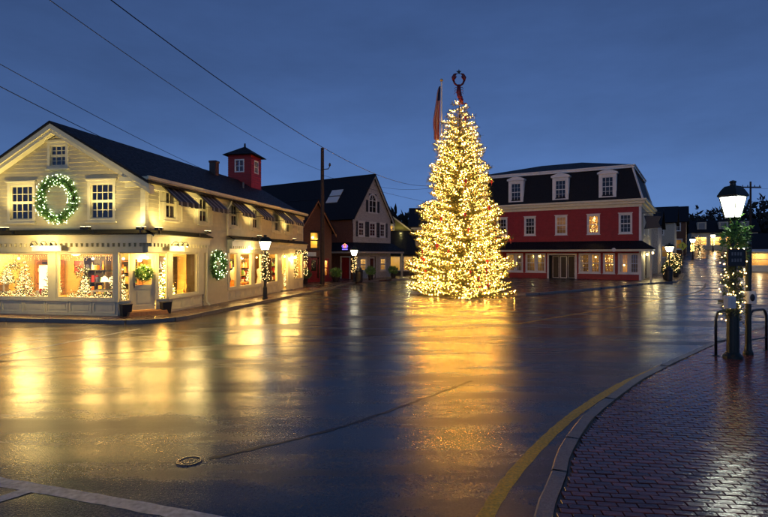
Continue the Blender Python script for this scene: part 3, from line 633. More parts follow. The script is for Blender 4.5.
# rooms behind the glass
mb = MB()
mb.poly([(-7.0, 2.9, .14), (-.15, 2.9, .14), (-.15, 2.9, 2.37), (-7.0, 2.9, 2.37)]); mb.poly([(-7.0, .1, .14), (-1.2, .1, .14), (-.16, 1.5, .14), (-.15, 3.9, .14), (-2.4, 3.9, .14), (-2.4, 2.9, .14), (-7.0, 2.9, .14)])
mb.poly([(-7.0, .1, .14), (-7.0, 2.9, .14), (-7, 2.9, 2.37), (-7, .1, 2.37)]); mb.poly([(-2.4, 2.9, .14), (-2.4, 3.9, .14), (-2.4, 3.9, 2.37), (-2.4, 2.9, 2.37)]); mb.poly([(-2.4, 3.92, .14), (-.12, 3.92, .14), (-.12, 3.92, 2.37), (-2.4, 3.92, 2.37)])
mb.box(-2.42, -.20, 2.88, 2.95, .14, 1.3)
mb.build('shop_room', 'interior', A)
mb = MB(); mb.box(-3.4, -.12, 6.2, 16.85, .05, .14); mb.box(-3.4, -3.3, 6.2, 16.85, .14, 2.37); mb.box(-3.3, -.12, 6.2, 6.3, .14, 2.37); mb.box(-3.3, -.12, 16.75, 16.85, .14, 2.37); mb.box(-3.4, -.12, 6.2, 16.85, 2.37, 2.42); mb.build('shop_room', 'interior', A)
# side run of the second shopfront
bays = [(6.30, 7.10), (7.42, 8.78), (9.08, 10.05), (10.80, 12.35), (15.1, 16.75)]; dr = (12.98, 14.05)
mb = MB(); cuts = [(6.15, 12.75), (14.35, 16.9)]
for a, b in cuts: mb.fbox(As, a, b, .12, .62, -.12, 0); mb.fbox(As, a, b, .62, .72, -.13, .05)
solid = [(6.15, 6.30), (7.10, 7.42), (8.78, 9.08), (10.05, 10.80), (12.35, 12.98), (14.05, 15.1), (16.75, 16.9)]
for a, b in solid: mb.fbox(As, a, b, .12 if a in (12.35, 14.05) else .72, 2.40, -.121, .04)
mb.fbox(As, 12.98, 14.05, 2.28, 2.40, -.12, .02)
mb.build('shopfront_frame', 'cream_trim', A)
for a, b in bays: storefront_window(A, As, a, b, .72, 2.40, w=.06)
for a, b in bays: panels(A, As, a, b, .19, .58, 2 if b - a > 1 else 1)
door(A, As, *dr, .2, 2.28, inset=-.25)
mb = MB(); mb.fbox(As, 12.8, 14.2, .10, .2, -.3, .28); mb.build('door_step', 'granite', A)
for a, b in ((-6.95, -3.9), (-3.5, -1.25)): mb = MB(); mb.box(a, b, .13, .41, .69, .73); mb.build('window_shelf', 'cream_trim', A)
# lights of the shop, with added fill on its walls
for x, e in ((-6.2, 175), (-4.7, 185), (-2.9, 180), (-1.6, 120)): hanging_bulb(A, Af, x, 2.16, -1.0, e, drop=.2)
hanging_bulb(A, As, 2.6, 2.16, -.9, 190, drop=.2); hanging_bulb(A, CH, CHL / 2, 2.2, .28, 60, drop=.18, r=.06)
for y, e in ((6.75, 90), (8.1, 165), (9.6, 130), (11.6, 165), (15.8, 190)): hanging_bulb(A, As, y, 2.16, -.95, e, drop=.2)
hanging_bulb(A, As, 13.5, 2.2, .02, 45, drop=.18, r=.06); hanging_bulb(A, As, 14.7, 2.15, .26, 70, drop=.5, r=.09); hanging_bulb(A, As, 8.1, 2.62, .34, 80, drop=.32, r=.05)
sign_lamps(A, Af, -4.3, -3.1, 2.52, 110); sign_lamps(A, As, 1.0, 2.0, 2.52, 100)
def flood_or_fill(fr, x, energy, lean=0, cone=150):
    mb = MB(); q = 0 if cone > 100 else .40   # the narrower ones are added wall fill, standing off on a short arm
    mb.fbox(fr, x - .03, x + .03, 3.03, 3.2, .34, .40)
    if q: mb.fbox(fr, x - .02, x + .02, 3.15, 3.19, .40, .34 + q)
    mb.fbox(fr, x - .16, x - .06, 3.18, 3.28, .28 + q, .42 + q); mb.fbox(fr, x + .06, x + .16, 3.18, 3.28, .28 + q, .42 + q); mb.fbox(fr, x - .07, x + .07, 3.17, 3.21, .34 + q, .39 + q)
    o = mb.build('flood_or_added_fill', 'black_iron', A)
    for s_ in (-.11, .11): g = MB(); g.fbox(fr, x + s_ - .045, x + s_ + .045, 3.281, 3.285, .29 + q, .41 + q); g.build('lens', 'flood_or_fill', o)
    d = Vector(fr(lean, 1.0, -.16 if cone > 100 else -.27)) - Vector(fr(0, 0, 0)); lamp_light('flood_or_added_light', A, fr(x, 3.34, .42 + q * .95), energy, (1, .76, .30), .05, cone, d)
flood_or_fill(Af, .10, 60, -.9); flood_or_fill(Af, -7.2, 60, .9); flood_or_fill(As, .30, 60, .9); flood_or_fill(Af, -5.05, 180, -.1, 92); flood_or_fill(Af, -1.75, 180, .1, 92); flood_or_fill(As, 3.0, 95, .2, 92); flood_or_fill(As, 8.1, 115, .2, 92); flood_or_fill(As, 13.2, 115, .2, 92)  # corner floods belong here; narrow-cone ones are added to even out the wall light

def conifer_thing(name, loc, h, rb, label, seed, nb=60, bulb='bulb_small', cat='tree', group=None, z0=0):
    t = empty(name, loc, 0, label, cat, group); conifer(t, h, rb, nb, .07, .10, .016, 2, .075, .013, seed, 'needles', bulb, .06, .95, .03)
    mb = MB(); mb.lathe([(.09, -.0), (.12, .14), (.11, .14), (.10, .10)], 12); mb.build('pot', 'gift_white', t); return t
def Aw(x, y, z=0): p = A2W(x, y); return (p[0], p[1], z)
def gift(x, y, z, w, d, h, mat, label, rz=0, ribbon='ornament_red'):
    t = empty('gift_box', Aw(x, y, z), AR + rz, label, 'box'); mb = MB(); mb.box(-w / 2, w / 2, -d / 2, d / 2, 0, h * .8); mb.build('box', mat, t)
    mb = MB(); mb.box(-w / 2 - .01, w / 2 + .01, -d / 2 - .01, d / 2 + .01, h * .8, h); mb.build('lid', mat, t); mb = MB(); mb.box(-.03, .03, -d / 2 - .014, d / 2 + .014, 0, h + .006); mb.ball((-.06, 0, h + .03), .05, 5); mb.ball((.06, 0, h + .03), .05, 5); mb.build('ribbon', ribbon, t)
def table(x, y, z0, w, d, h, mat, label, rz=0):
    t = empty('display_table', Aw(x, y, z0), AR + rz, label, 'table'); mb = MB(); mb.box(-w / 2, w / 2, -d / 2, d / 2, h - .05, h); mb.build('tabletop', mat, t)
    for sx in (-1, 1):
        for sy in (-1, 1): mb = MB(); mb.box(sx * (w / 2 - .03) - .025, sx * (w / 2 - .03) + .025, sy * (d / 2 - .03) - .025, sy * (d / 2 - .03) + .025, 0, h - .05); mb.build('leg', mat, t)
F0 = .14
conifer_thing('lit_tree', Aw(-4.28, .6, .75), 1.35, .30, 'slim lit christmas tree standing on the gold table in the shop window', 31, 60)
conifer_thing('lit_tree', Aw(-5.65, .7, F0), 2.0, .42, 'dark green lit tree on the shop floor beside a white panel', 32, 70)
table(-4.5, .75, F0, 1.1, .6, .61, 'gift_gold', 'gold display table carrying the slim lit tree'); table(-6.6, .78, F0, .7, .5, .75, 'gift_white', 'white display table in the end shop window by the dark tree')
table(-2.0, .75, F0, 1.1, .6, .85, 'gift_white', 'white display table holding a glass box in the shop window'); table(-3.0, .7, F0, .5, .5, .45, 'wood_warm', 'low orange wooden table in the shop window')
gift(-3.0, .7, F0 + .45, .4, .35, .22, 'gift_gold', 'gold gift box on the low orange table'); gift(-4.75, .6, F0 + .61, .28, .25, .2, 'gift_white', 'white gift box on the gold display table', .2)
gift(-6.55, .78, F0 + .75, .35, .3, .26, 'gift_gold', 'gold gift box on the white display table by the dark tree', .3, 'gift_white')
gift(-5.35, .5, F0, .6, .4, .42, 'gift_white', 'large white gift box on the shop floor by the gold table', -.1); gift(-5.0, .35, F0, .4, .3, .62, 'gift_gold', 'tall gold gift box on the shop floor next to the large white one', .25)
t = empty('glowing_display', Aw(-4.95, 1.05, F0), AR, 'glowing white framed panel standing behind the gift boxes', 'panel'); mb = MB(); mb.box(-.36, .36, -.02, .02, .75, 1.72); mb.build('screen', 'lit_shade', t); mb = MB(); mb.box(-.40, .40, .02, .05, .70, 1.77); mb.box(-.3, -.25, .02, .06, 0, .75); mb.box(.25, .3, .02, .06, 0, .75); mb.build('frame', 'gift_white', t)
t = empty('glass_box', Aw(-2.0, .75, F0 + .85), AR, 'framed glass box with two little white lamps on the white table', 'display case'); mb = MB()
for sx in (-1, 1):
    for sy in (-1, 1): mb.box(sx * .45 - .015, sx * .45 + .015, sy * .2 - .015, sy * .2 + .015, 0, .72)
    mb.box(-.45, .45, sx * .2 - .015, sx * .2 + .015, .70, .73)
mb.box(-.47, .47, -.22, .22, 0, .03); mb.build('frame', 'green_iron', t); mb = MB(); mb.lathe([(.14, .30), (.10, .46), (.02, .52)], 10, (-.2, 0, 0)); mb.lathe([(.14, .30), (.10, .46), (.02, .52)], 10, (.12, 0, 0)); mb.build('lamp_shade', 'lit_shade', t, True); mb = MB(); mb.cyl((-.2, 0, .03), (-.2, 0, .3), .02); mb.cyl((.12, 0, .03), (.12, 0, .3), .02); mb.build('lamp_stem', 'gift_gold', t)
def light_pile(name, loc, w, d, n, label, seed, bulb='bulb_small'):
    rng = random.Random(seed); t = empty(name, loc, AR, label, 'lights'); P = [(rng.uniform(-w, w), rng.uniform(-d, d), abs(rng.gauss(0, .08))) for _ in range(n)]
    link('bulbs', bulbs_mesh('bulbs', P, .014, bulb), t)['kind'] = 'stuff'; link('greenery', needle_mesh('greenery', P, [(0, 0, 1)] * n, 4, .1, .02, seed, 'needles'), t)['kind'] = 'stuff'
light_pile('light_garland', Aw(-5.2, .27, .735), 1.3, .1, 150, 'pile of lit greenery along the sill by the gold table', 41); light_pile('light_garland', Aw(-2.35, .27, .735), 1.0, .1, 120, 'pile of lit greenery on the sill before the white table', 42)
conifer_thing('lit_tree', Aw(-.6, 2.15, F0), 2.05, .45, 'bright white lit tree in the window beside the corner door', 33, 90, 'bulb')
conifer_thing('lit_tree', Aw(-.62, 1.62, F0), 1.85, .17, 'thin lit greenery column behind the narrow light by the door', 34, 40)
conifer_thing('lit_tree', Aw(-1.35, .55, F0), 1.85, .17, 'thin lit greenery column by the narrow light towards the gable front', 35, 40)
t = empty('table_lamp', Aw(-.5, 3.1, F0 + .75), AR, 'table lamp with cream shade in the window beside the lit white tree', 'lamp'); mb = MB(); mb.lathe([(.09, 0), (.03, .05), (.05, .2), (.02, .4)], 12); mb.build('base', 'gift_gold', t, True); mb = MB(); mb.lathe([(.2, .38), (.10, .68)], 14); mb.build('lamp_shade', 'lit_shade', t, True)
table(-.5, 3.1, F0, .55, .6, .75, 'gift_gold', 'small gold table under the cream shaded lamp', 0)
def figure_display(y, mat, mat2, label, h=1.5):
    t = empty('shop_mannequin', Aw(-.6, y, F0), AR, label, 'mannequin'); mb = MB(); mb.lathe([(.16, 0), (.16, .03), (.02, .05), (.02, h * .42)], 12); mb.build('stand', 'black_iron', t)
    mb = MB(); mb.lathe([(.17, h * .38), (.20, h * .42), (.15, h * .62), (.21, h * .82), (.17, h * .9), (.06, h * .95), (.05, h), (.02, h * 1.02)], 14); mb.build('torso', mat, t, True); mb = MB(); mb.lathe([(.28, h * .2), (.21, h * .4), (.16, h * .58), (.155, h * .6)], 14); mb.build('skirt', mat2, t, True)
figure_display(6.75, 'gift_white', 'leaf_green', 'mannequin in white and green in the narrow shop window'); figure_display(8.05, 'gift_white', 'gift_orange', 'mannequin in white top and orange skirt in the tall shop window'); figure_display(11.3, 'gift_white', 'gift_white', 'white dressed mannequin in the window behind the street lamp')
table(-.75, 9.6, F0, .5, .6, .7, 'gift_orange', 'orange display block table in the narrow shop window past the mannequins'); table(-.75, 7.9 + .5, F0, .5, .5, .45, 'gift_orange', 'low orange table beside the orange skirted mannequin')
conifer_thing('lit_tree', Aw(-.7, 16.0, F0), 1.95, .45, 'lit tree in the last shop window at the far end of the cream shop', 36, 80)
for (x, y, l, rz) in ((*CH(.20, 0, .22)[:2], 'black square planter beside the corner door towards the gable front', 0), (*CH(CHL - .2, 0, .22)[:2], 'black square planter beside the corner door towards the lit white tree', 0)):
    t = empty('planter', Aw(x, y, .12), AR + R(-36) + rz, l, 'planter'); mb = MB(); mb.hexa([(-.14, -.14, 0), (.14, -.14, 0), (.14, .14, 0), (-.14, .14, 0), (-.17, -.17, .40), (.17, -.17, .40), (.17, .17, .40), (-.17, .17, .40)]); mb.build('tub', 'plastic_dark', t)
    mb = MB(); mb.box(-.18, .18, -.18, .18, .40, .43); mb.build('rim', 'black_iron', t)

def shelf_unit(x, y, rz, w, label, seed, mat='wood_warm', h=1.95):
    t = empty('shelf_unit', Aw(x, y, F0), AR + rz, label, 'shelf'); d = .32; n = 4
    for sx in (-1, 1): mb = MB(); mb.box(sx * w / 2 - .02, sx * w / 2 + .02, -d, 0, 0, h); mb.build('side_panel', mat, t)
    mb = MB(); mb.box(-w / 2 + .02, w / 2 - .02, -.02, 0, 0, h); mb.build('back_panel', 'dark_wood', t); rng = random.Random(seed)
    for k in range(n + 1):
        z = .08 + k * (h - .12) / n; mb = MB(); mb.box(-w / 2 + .02, w / 2 - .02, -d, -.02, z - .025, z); sh = mb.build('shelf', mat, t)
        if k == n: continue
        g = MB(); xx = -w / 2 + .06
        while xx < w / 2 - .16:
            ww = rng.uniform(.06, .15); hh = rng.uniform(.1, .36); m = rng.randrange(6)
            if rng.random() < .5: g.box(xx, xx + ww, -d + .04, -.08, z, z + hh, m)
            else: g.lathe([(ww * .4, 0), (ww * .5, hh * .3), (ww * .35, hh * .6), (ww * .15, hh * .8), (ww * .2, hh)], 8, (xx + ww / 2, -.17, z), m)
            xx += ww + rng.uniform(.02, .07)
        g.build('goods', ['gift_white', 'gift_gold', 'ornament_red', 'leaf_green', 'gift_orange', 'flag_blue'], sh)['kind'] = 'stuff'
shelf_unit(-6.35, 2.85, 0, 1.1, 'wooden shelf of small goods at the back of the end shop window', 61); shelf_unit(-3.55, 2.2, 0, 1.0, 'wooden shelf of small goods seen behind the pier between the two front windows', 62, 'dark_wood', 2.1)
shelf_unit(-2.55, 2.85, 0, .9, 'wooden shelf of small goods behind the glass box table', 63); shelf_unit(-1.0, 2.85, 0, .9, 'wooden shelf of small goods behind the corner door', 64, 'dark_wood', 2.1)
shelf_unit(-2.3, 3.4, R(90), .9, 'dark shelf of goods behind the shaded table lamp', 65, 'dark_wood', 2.0)
for k, (y, l) in enumerate(((7.0, 'shop shelf of goods behind the green skirted mannequin'), (8.4, 'shop shelf of goods behind the orange skirted mannequin'), (9.9, 'shop shelf of goods behind the orange block table'), (11.5, 'shop shelf of goods behind the white dressed mannequin'), (15.9, 'shop shelf of goods behind the lit tree in the last window'))): shelf_unit(-1.9, y, R(90), 1.2, l, 66 + k, 'wood_warm' if k % 2 else 'dark_wood')
def picture(x, y, z, w, h, mat, label, rz=0):
    t = empty('framed_picture', Aw(x, y, z), AR + rz, label, 'picture'); f_ = Fr((0, 0, 0), (1, 0, 0), (0, -1, 0)); mb = MB(); mb.ring(f_, -w / 2, w / 2, 0, h, .05, 0, .04); mb.build('frame', 'gift_gold', t); mb = MB(); mb.fbox(f_, -w / 2 + .05, w / 2 - .05, .05, h - .05, .0, .015); mb.build('canvas', mat, t)
picture(-1.8, 2.86, 1.3, .8, .6, 'leaf_green', 'green framed picture on the wall above the white table'); picture(-5.0, 2.86, 1.5, .7, .6, 'ornament_red', 'red framed picture on the back wall behind the glowing panel')
for k, (x, z, r_, l) in enumerate(((-3.0, 1.72, .24, 'lit hanging spray above the low orange table'), (-5.95, 1.9, .2, 'lit hanging spray in the end shop window'))):
    t = empty('hanging_spray', Aw(x, .5, z), AR, l, 'decoration'); rng = random.Random(k); P = []; Dd = []
    for _ in range(60): d = Vector((rng.gauss(0, 1), rng.gauss(0, 1), rng.gauss(0, 1))).normalized(); P.append(tuple(d * r_ * rng.random())); Dd.append(tuple(d))
    link('greenery', needle_mesh('greenery', P, Dd, 4, .13, .02, k, 'needles'), t)['kind'] = 'stuff'; link('fairy_lights', bulbs_mesh('fairy_lights', P[:36], .012, 'bulb_small'), t)['kind'] = 'stuff'; mb = MB(); mb.cyl((0, 0, 0), (0, 0, 2.36 - z), .005, n=5); mb.build('cord', 'black_iron', t)
for k, (xa, xb, l) in enumerate(((-6.8, -4.0, 'string of icicle lights across the head of the wider front shop window'), (-3.45, -1.3, 'string of icicle lights across the head of the shop window by the corner door'))):
    rng = random.Random(200 + k); t = empty('icicle_lights', Aw(xa, .14, 2.3), AR, l, 'lights'); P = []
    for i_ in range(int((xb - xa) / .09)):
        for j_ in range(rng.choice((1, 2, 3, 4))): P.append((i_ * .09 + rng.uniform(-.02, .02), 0, -.03 - j_ * .055))
    link('bulbs', bulbs_mesh('bulbs', P, .009, 'bulb_small'), t)['kind'] = 'stuff'; mb = MB(); mb.tube([((xb - xa) * q / 20, 0, .01 * math.sin(q * 2)) for q in range(21)], .006, 5); mb.build('cable', 'black_iron', t)
conifer_thing('lit_tree', Aw(-3.0, .7, .59 + .22), .75, .2, 'tiny lit tree standing on the gold box over the orange table', 37, 34); conifer_thing('lit_tree', Aw(-1.5, .45, F0 + .85), .8, .2, 'tiny lit tree on the white table beside the glass box', 38, 34); conifer_thing('lit_tree', Aw(-6.5, .78, F0 + 1.01), .8, .24, 'tiny lit tree on the gold box in the end window', 39, 34)
conifer_thing('lit_tree', Aw(-.55, 9.75, F0 + .7), .8, .2, 'tiny lit tree on the orange block table', 40, 30)
wreath('wreath', CH, CHL / 2, 1.62, .20, .10, 'small wreath hanging on the glazed corner door', 58, 'bulb_small', 26, .03, A)
wreath('wreath', Af, -3.48, 4.32, .70, .17, 'big lit wreath on the gable wall between the upper windows', 51, nl=260, root=A)
wreath('wreath', As, 5.1, 1.86, .50, .17, 'evergreen wreath with pale lights on the clapboard side wall', 52, nl=110, root=A)
def garland(path_w, label, seed, rad=.1, nl=90, n=380, bulb='bulb_small', r=.016):
    o = Vector(path_w[0]); t = empty('garland', o, 0, label, 'garland'); wrap(t, [Vector(p) - o for p in path_w], rad, n, .12, .02, 4, nl, r, seed, 'needles', bulb); return t
q = [Aw(.16, 15.05, .8 + k * .16) for k in range(11)] + [Aw(.16, 15.05 + k * .19, 2.5 + .05 * math.sin(k)) for k in range(1, 11)] + [Aw(.16, 17.0, 2.4 - k * .16) for k in range(10)]
garland(q, 'lit evergreen garland framing the last window of the cream shop', 53, .07, 150, 500)

# ------------------------------------------------------------------ red mansard building
EO = Vector((22, 44.5)); ER = R(-31)
B = empty('mansard_building', (EO.x, EO.y, 0), ER, 'three storey red clapboard building with dark mansard roof and white dormers', 'building')
Ef = Fr((0, 0, 0), (1, 0, 0), (0, -1, 0)); Es = Fr((0, 0, 0), (0, 1, 0), (1, 0, 0)); EW, ED = -16.5, 13.0
w2 = [(c - .54, c + .54, 4.14, 5.92) for c in (-1.22, -3.83, -6.62, -9.49, -12.22, -15.0)]
w1 = [(-1.81, -.12), (-3.03, -2.06), (-5.08, -3.24), (-9.91, -8.02), (-11.75, -10.15), (-14.4, -12.5)]
mb = MB(); clap(mb, Ef, EW, 0, .12, 6.6, [op(*w) for w in w2] + [op(a, b, .66, 2.46) for a, b in w1] + [(-7.72, -5.38, .12, 2.30)], course=.13); mb.poly([(EW, 0, .1), (EW, ED, .1), (EW, ED, 6.6), (EW, 0, 6.6)]); mb.poly([(EW, ED, .1), (0, ED, .1), (0, ED, 6.6), (EW, ED, 6.6)]); mb.build('wall', 'red_clap', B)
mb = MB(); clap(mb, Es, 0, ED, .12, 6.6, [(4.0, 5.2, .12, 2.3), op(7, 8.1, 4.14, 5.92), op(2.2, 3.3, 4.14, 5.92)], course=.13); mb.build('side_wall', 'pale_shingle', B)
for a, b in ((2.2, 3.3), (7, 8.1)): window(B, Es, a, b, 4.14, 5.92, 2, 4, 'white')
for k, w in enumerate(w2): window(B, Ef, *w, cols=3, rows=4, trim='white', casing=.13, cap=.09, backing='interior' if k in (1, 2) else 'interior_shaded', depth=1.2)
for k, (a, b) in enumerate(w1):
    if b - a > 1.3:
        m = (a + b) / 2; window(B, Ef, a, m + .05, .66, 2.46, 3, 4, 'white', .12, 0, 'interior', 1.6, 'glass'); window(B, Ef, m + .053, b, .66, 2.46, 3, 4, 'white', .12, 0, 'interior', 1.6, 'glass')
    else: window(B, Ef, a, b, .66, 2.46, 3, 4, 'white', .12, 0, 'interior', 1.6, 'glass')
for (x, z, e) in ((-1.4, 1.4, 7), (-2.5, 2.0, 5), (-3.75, 2.1, 4), (-4.7, 2.1, 1.5), (-8.4, 2.0, 5), (-9.5, 2.0, 3), (-11.0, 2, 7), (-12.9, 2, 7)):
    if x in (-1.4, -3.75): b_ = MB(); b_.ball(Ef(x, z, -.7), .07, 6); b_.build('ceiling_bulb', 'shop_bulb', B, True)
    lamp_light('ceiling_light', B, Ef(x, z - .1, -1.1), e * 1.2, (1, .72, .3) if x > -6 else (.9, .85, .42), .05)
b_ = MB(); b_.ball(Ef(-3.83, 5.6, -.7), .07, 6); b_.build('ceiling_bulb', 'shop_bulb', B, True); lamp_light('ceiling_light', B, Ef(-3.83, 5.4, -.5), 16, (1, .66, .25), .05); lamp_light('ceiling_light', B, Ef(-6.62, 5.4, -.6), 4, (1, .7, .3), .05)
rng = random.Random(77); P = [Ef(-3.83 + (rng.random() - .5) * .75 * (6.0 - z_) / 1.7, z_, -.35) for z_ in [rng.uniform(4.35, 5.7) for _ in range(70)]]; link('string_lights', bulbs_mesh('string_lights', P, .02, 'bulb_small'), B)['kind'] = 'stuff'
P = [Ef(rng.uniform(-2.95, -2.15), rng.uniform(1.4, 2.3), -.3) for _ in range(40)]; link('string_lights', bulbs_mesh('string_lights', P, .018, 'bulb_small'), B)['kind'] = 'stuff'
for a, b, cm in ((-1.70, -1.45, 'gift_white'), (-9.8, -9.5, 'interior'), (-8.45, -8.12, 'interior'), (-5.0, -4.72, 'gift_white')):
    mb = MB()
    for q in range(5): x0 = a + (b - a) * q / 5; mb.poly([Ef(x0, .8, -.16 - .03 * (q % 2)), Ef(x0 + (b - a) / 5, .8, -.16 - .03 * ((q + 1) % 2)), Ef(x0 + (b - a) / 5, 2.35, -.16 - .03 * ((q + 1) % 2)), Ef(x0, 2.35, -.16 - .03 * (q % 2))])
    mb.build('curtain', cm, B)
# door recess
mb = MB(); room(mb, Ef, -7.72, -5.38, .12, 2.30, .9, 0); mb.build('porch_recess', 'dark_wood', B)
mb = MB(); mb.ring(Ef, -7.88, -5.24, .12, 2.44, .16, -.02, .06, wb=.0001); mb.build('door_surround', 'white', B)
RF = Fr((0, .88, 0), (1, 0, 0), (0, -1, 0))
for a in (-7.6, -6.9, -6.2): storefront_window(B, RF, a, a + .62, .14, 2.2, 'grey_shingle' if a != -6.9 else 'white', .07, 'door_leaf')
lamp_light('porch_light', B, Ef(-6.5, 1.95, -.4), .5, (.9, .9, .55), .06)
mb = MB(); mb.fbox(Ef, -.16, .03, .12, 6.6, 0, .03); mb.fbox(Es, -.028, .16, .12, 6.6, 0, .029); mb.build('corner_board', 'white', B); mb = MB(); mb.fbox(Ef, EW, EW + .16, .12, 6.6, 0, .03); mb.build('corner_board', 'white', B)
mb = MB(); mb.box(EW - .1, .1, -.1, ED + .1, 6.45, 6.72); mb.box(EW - .3, .3, -.3, ED + .3, 6.72, 6.95); mb.box(EW - .45, .45, -.45, ED + .45, 6.95, 7.12); mb.build('cornice', 'cream_trim', B)
# mansard
z0, z1, i0, i1 = 7.12, 9.95, .10, .75
def rect(i, z): return [(EW + i, i, z), (-i, i, z), (-i, ED - i, z), (EW + i, ED - i, z)]
mb = MB(); lo, mid_, hi = rect(-i0, z0), rect(i0 + .28, 8.0), rect(i1, z1)
for p, r_ in ((lo, hi),):
    for k in range(4): mb.poly([p[k], p[(k + 1) % 4], r_[(k + 1) % 4], r_[k]])
t0 = rect(i1 - .1, 10.22); pk = [(-10.0, 6.5, 11.75), (-6.0, 6.5, 11.75)]
mb.poly([t0[0], t0[1], pk[1], pk[0]]); mb.poly([t0[1], t0[2], pk[1]]); mb.poly([t0[2], t0[3], pk[0], pk[1]]); mb.poly([t0[3], t0[0], pk[0]])
mr_ = mb.build('mansard_roof', 'shingle', B)
mb = MB(); a, b = rect(i1 - .16, 0), 0
mb.box(EW + i1 - .18, -i1 + .18, i1 - .18, ED - i1 + .18, 9.93, 10.12); mb.box(EW + i1 - .26, -i1 + .26, i1 - .26, ED - i1 + .26, 10.12, 10.21); mb.build('roof_trim', 'white', mr_)
mb = MB()
for pts in ([lo[1], hi[1]], [lo[2], hi[2]]):
    mb.tube([Vector(q) + Vector((.03, -.03, 0)) for q in pts], .09, 6)
mb.build('hip_trim', 'white', mr_)
for c in (-2.67, -6.69, -10.85, -14.6):
    d = MB(); y0 = -.02; x0, x1, zb, zt = c - .72, c + .72, 7.35, 9.45
    DF = Fr((0, y0, 0), (1, 0, 0), (0, -1, 0))
    d.ring(DF, x0, x1, zb, zt, .26, -.16, .0, wb=.14); d.box(x0 - .02, x0, y0 + .16, 1.0, zb, zt); d.box(x1, x1 + .02, y0 + .16, 1.0, zb, zt)
    d.fbox(DF, x0 - .12, x1 + .12, zt, zt + .1, -.8, .12)
    n = 8
    arc = [(x0 - .12 + (x1 - x0 + .24) * k / n, zt + .1 + .22 * math.sin(math.pi * k / n)) for k in range(n + 1)]
    for k in range(n):
        (xa, za), (xb, zb2) = arc[k], arc[k + 1]; d.hexa([DF(xa, zt + .1, .1), DF(xb, zt + .1, .1), DF(xb, zt + .1, -.8), DF(xa, zt + .1, -.8), DF(xa, za + .05, .1), DF(xb, zb2 + .05, .1), DF(xb, zb2 + .05, -.8), DF(xa, za + .05, -.8)])
    dm = d.build('dormer', 'white', mr_)
    s = MB(); a_, b_, c_, d_ = x0 + .26, x1 - .26, zb + .14, zt - .26
    s.ring(DF, a_, b_, c_, d_, .05, -.12, -.06); s.fbox(DF, a_, b_, (c_ + d_) / 2 - .03, (c_ + d_) / 2 + .03, -.12, -.058)
    for k in (1, 2): xm = a_ + (b_ - a_) * k / 3; s.fbox(DF, xm - .014, xm + .014, c_, d_, -.115, -.065)
    for k in (1, 3): zz = c_ + (d_ - c_) * k / 4; s.fbox(DF, a_, b_, zz - .012, zz + .012, -.115, -.066)
    s.build('dormer_sash', 'white', dm)
    g = MB(); g.poly([DF(a_, c_, -.1), DF(b_, c_, -.1), DF(b_, d_, -.1), DF(a_, d_, -.1)]); g.build('dormer_pane', 'glass_dark', dm)
# pent roof over the ground floor
mb = MB(); slab(mb, [(EW, 0, 3.55), (.0, 0, 3.55), (1.05, -1.25, 2.86), (EW - .2, -1.25, 2.86)], .09); slab(mb, [(0, 0, 3.55), (0, 1.0, 3.55), (1.05, 1.2, 2.86), (1.05, -1.25, 2.86)], .09); mb.build('pent_roof', 'shingle', B)
mb = MB(); mb.box(EW - .1, .98, -1.2, -1.08, 2.60, 2.78); mb.box(.9, .98, -1.08, 1.1, 2.60, 2.78); mb.box(EW, .9, -1.08, -.01, 2.68, 2.72); mb.build('fascia', 'cream_trim', B)
mb = MB(); mb.box(-.08, .08, -.0, 0, 0, 0) if False else None
for x in (.82,): mb.box(x - .07, x + .07, -1.15, -1.01, .12, 2.6)
mb.build('porch_post', 'cream_trim', B)
mb = MB(); mb.lathe([(.02, 0), (.17, .01), (.17, .04), (.02, .05)], 16); c = mb.build('round_plaque', 'white', B); c.rotation_euler = (R(90), 0, 0); c.location = (-2.0, -1.21, 2.74)
door(B, Es, 4.1, 5.1, .14, 2.2, 'white', inset=-.1); mb = MB(); room(mb, Es, 4.0, 5.2, .12, 2.3, 1.2, -.12); mb.build('porch_recess', 'interior', B)
mb = MB(); mb.ball(Es(3.4, 2.35, .22), .10, 6); wl = mb.build('wall_lamp', 'shop_bulb', B, True); mb = MB(); mb.cyl(Es(3.4, 2.5, 0), Es(3.4, 2.45, .22), .02, n=6); mb.cyl(Es(9.0, 2.68, 0), Es(9.0, 2.6, .3), .02, n=6); mb.build('lamp_bracket', 'black_iron', B)['kind'] = 'stuff'; lamp_light('wall_light', B, Es(3.4, 2.3, .45), 70, (1, .78, .34), .1)
lamp_light('wall_light', B, Es(9.0, 2.5, .6), 60, (1, .78, .34), .1); mb = MB(); mb.ball(Es(9.0, 2.5, .3), .12, 6); mb.build('wall_lamp', 'shop_bulb', B, True)
# hanging board on the side wall
t = empty('hanging_sign', tuple(B.matrix_basis @ Vector((0, 0, 0))), ER, 'dark notched hanging board on the side of the red building', 'sign'); t.location = (EO.x, EO.y, 0)
mb = MB(); prof = [(.15, 4.55), (1.45, 4.65), (1.25, 5.12), (1.45, 5.62), (.15, 5.72), (.32, 5.12)]
mb.poly([(x, .95, z) for x, z in prof]); mb.poly([(x, 1.05, z) for x, z in reversed(prof)])
for k in range(6): (xa, za), (xb, zb) = prof[k], prof[(k + 1) % 6]; mb.poly([(xa, .95, za), (xb, .95, zb), (xb, 1.05, zb), (xa, 1.05, za)])
mb.build('board', 'sign_board', t); mb = MB(); mb.cyl((.0, 1, 5.95), (1.4, 1, 5.95), .025); mb.cyl((.4, 1, 5.95), (.4, 1, 5.65), .012); mb.cyl((1.2, 1, 5.95), (1.2, 1, 5.6), .012); mb.build('bracket', 'black_iron', t)
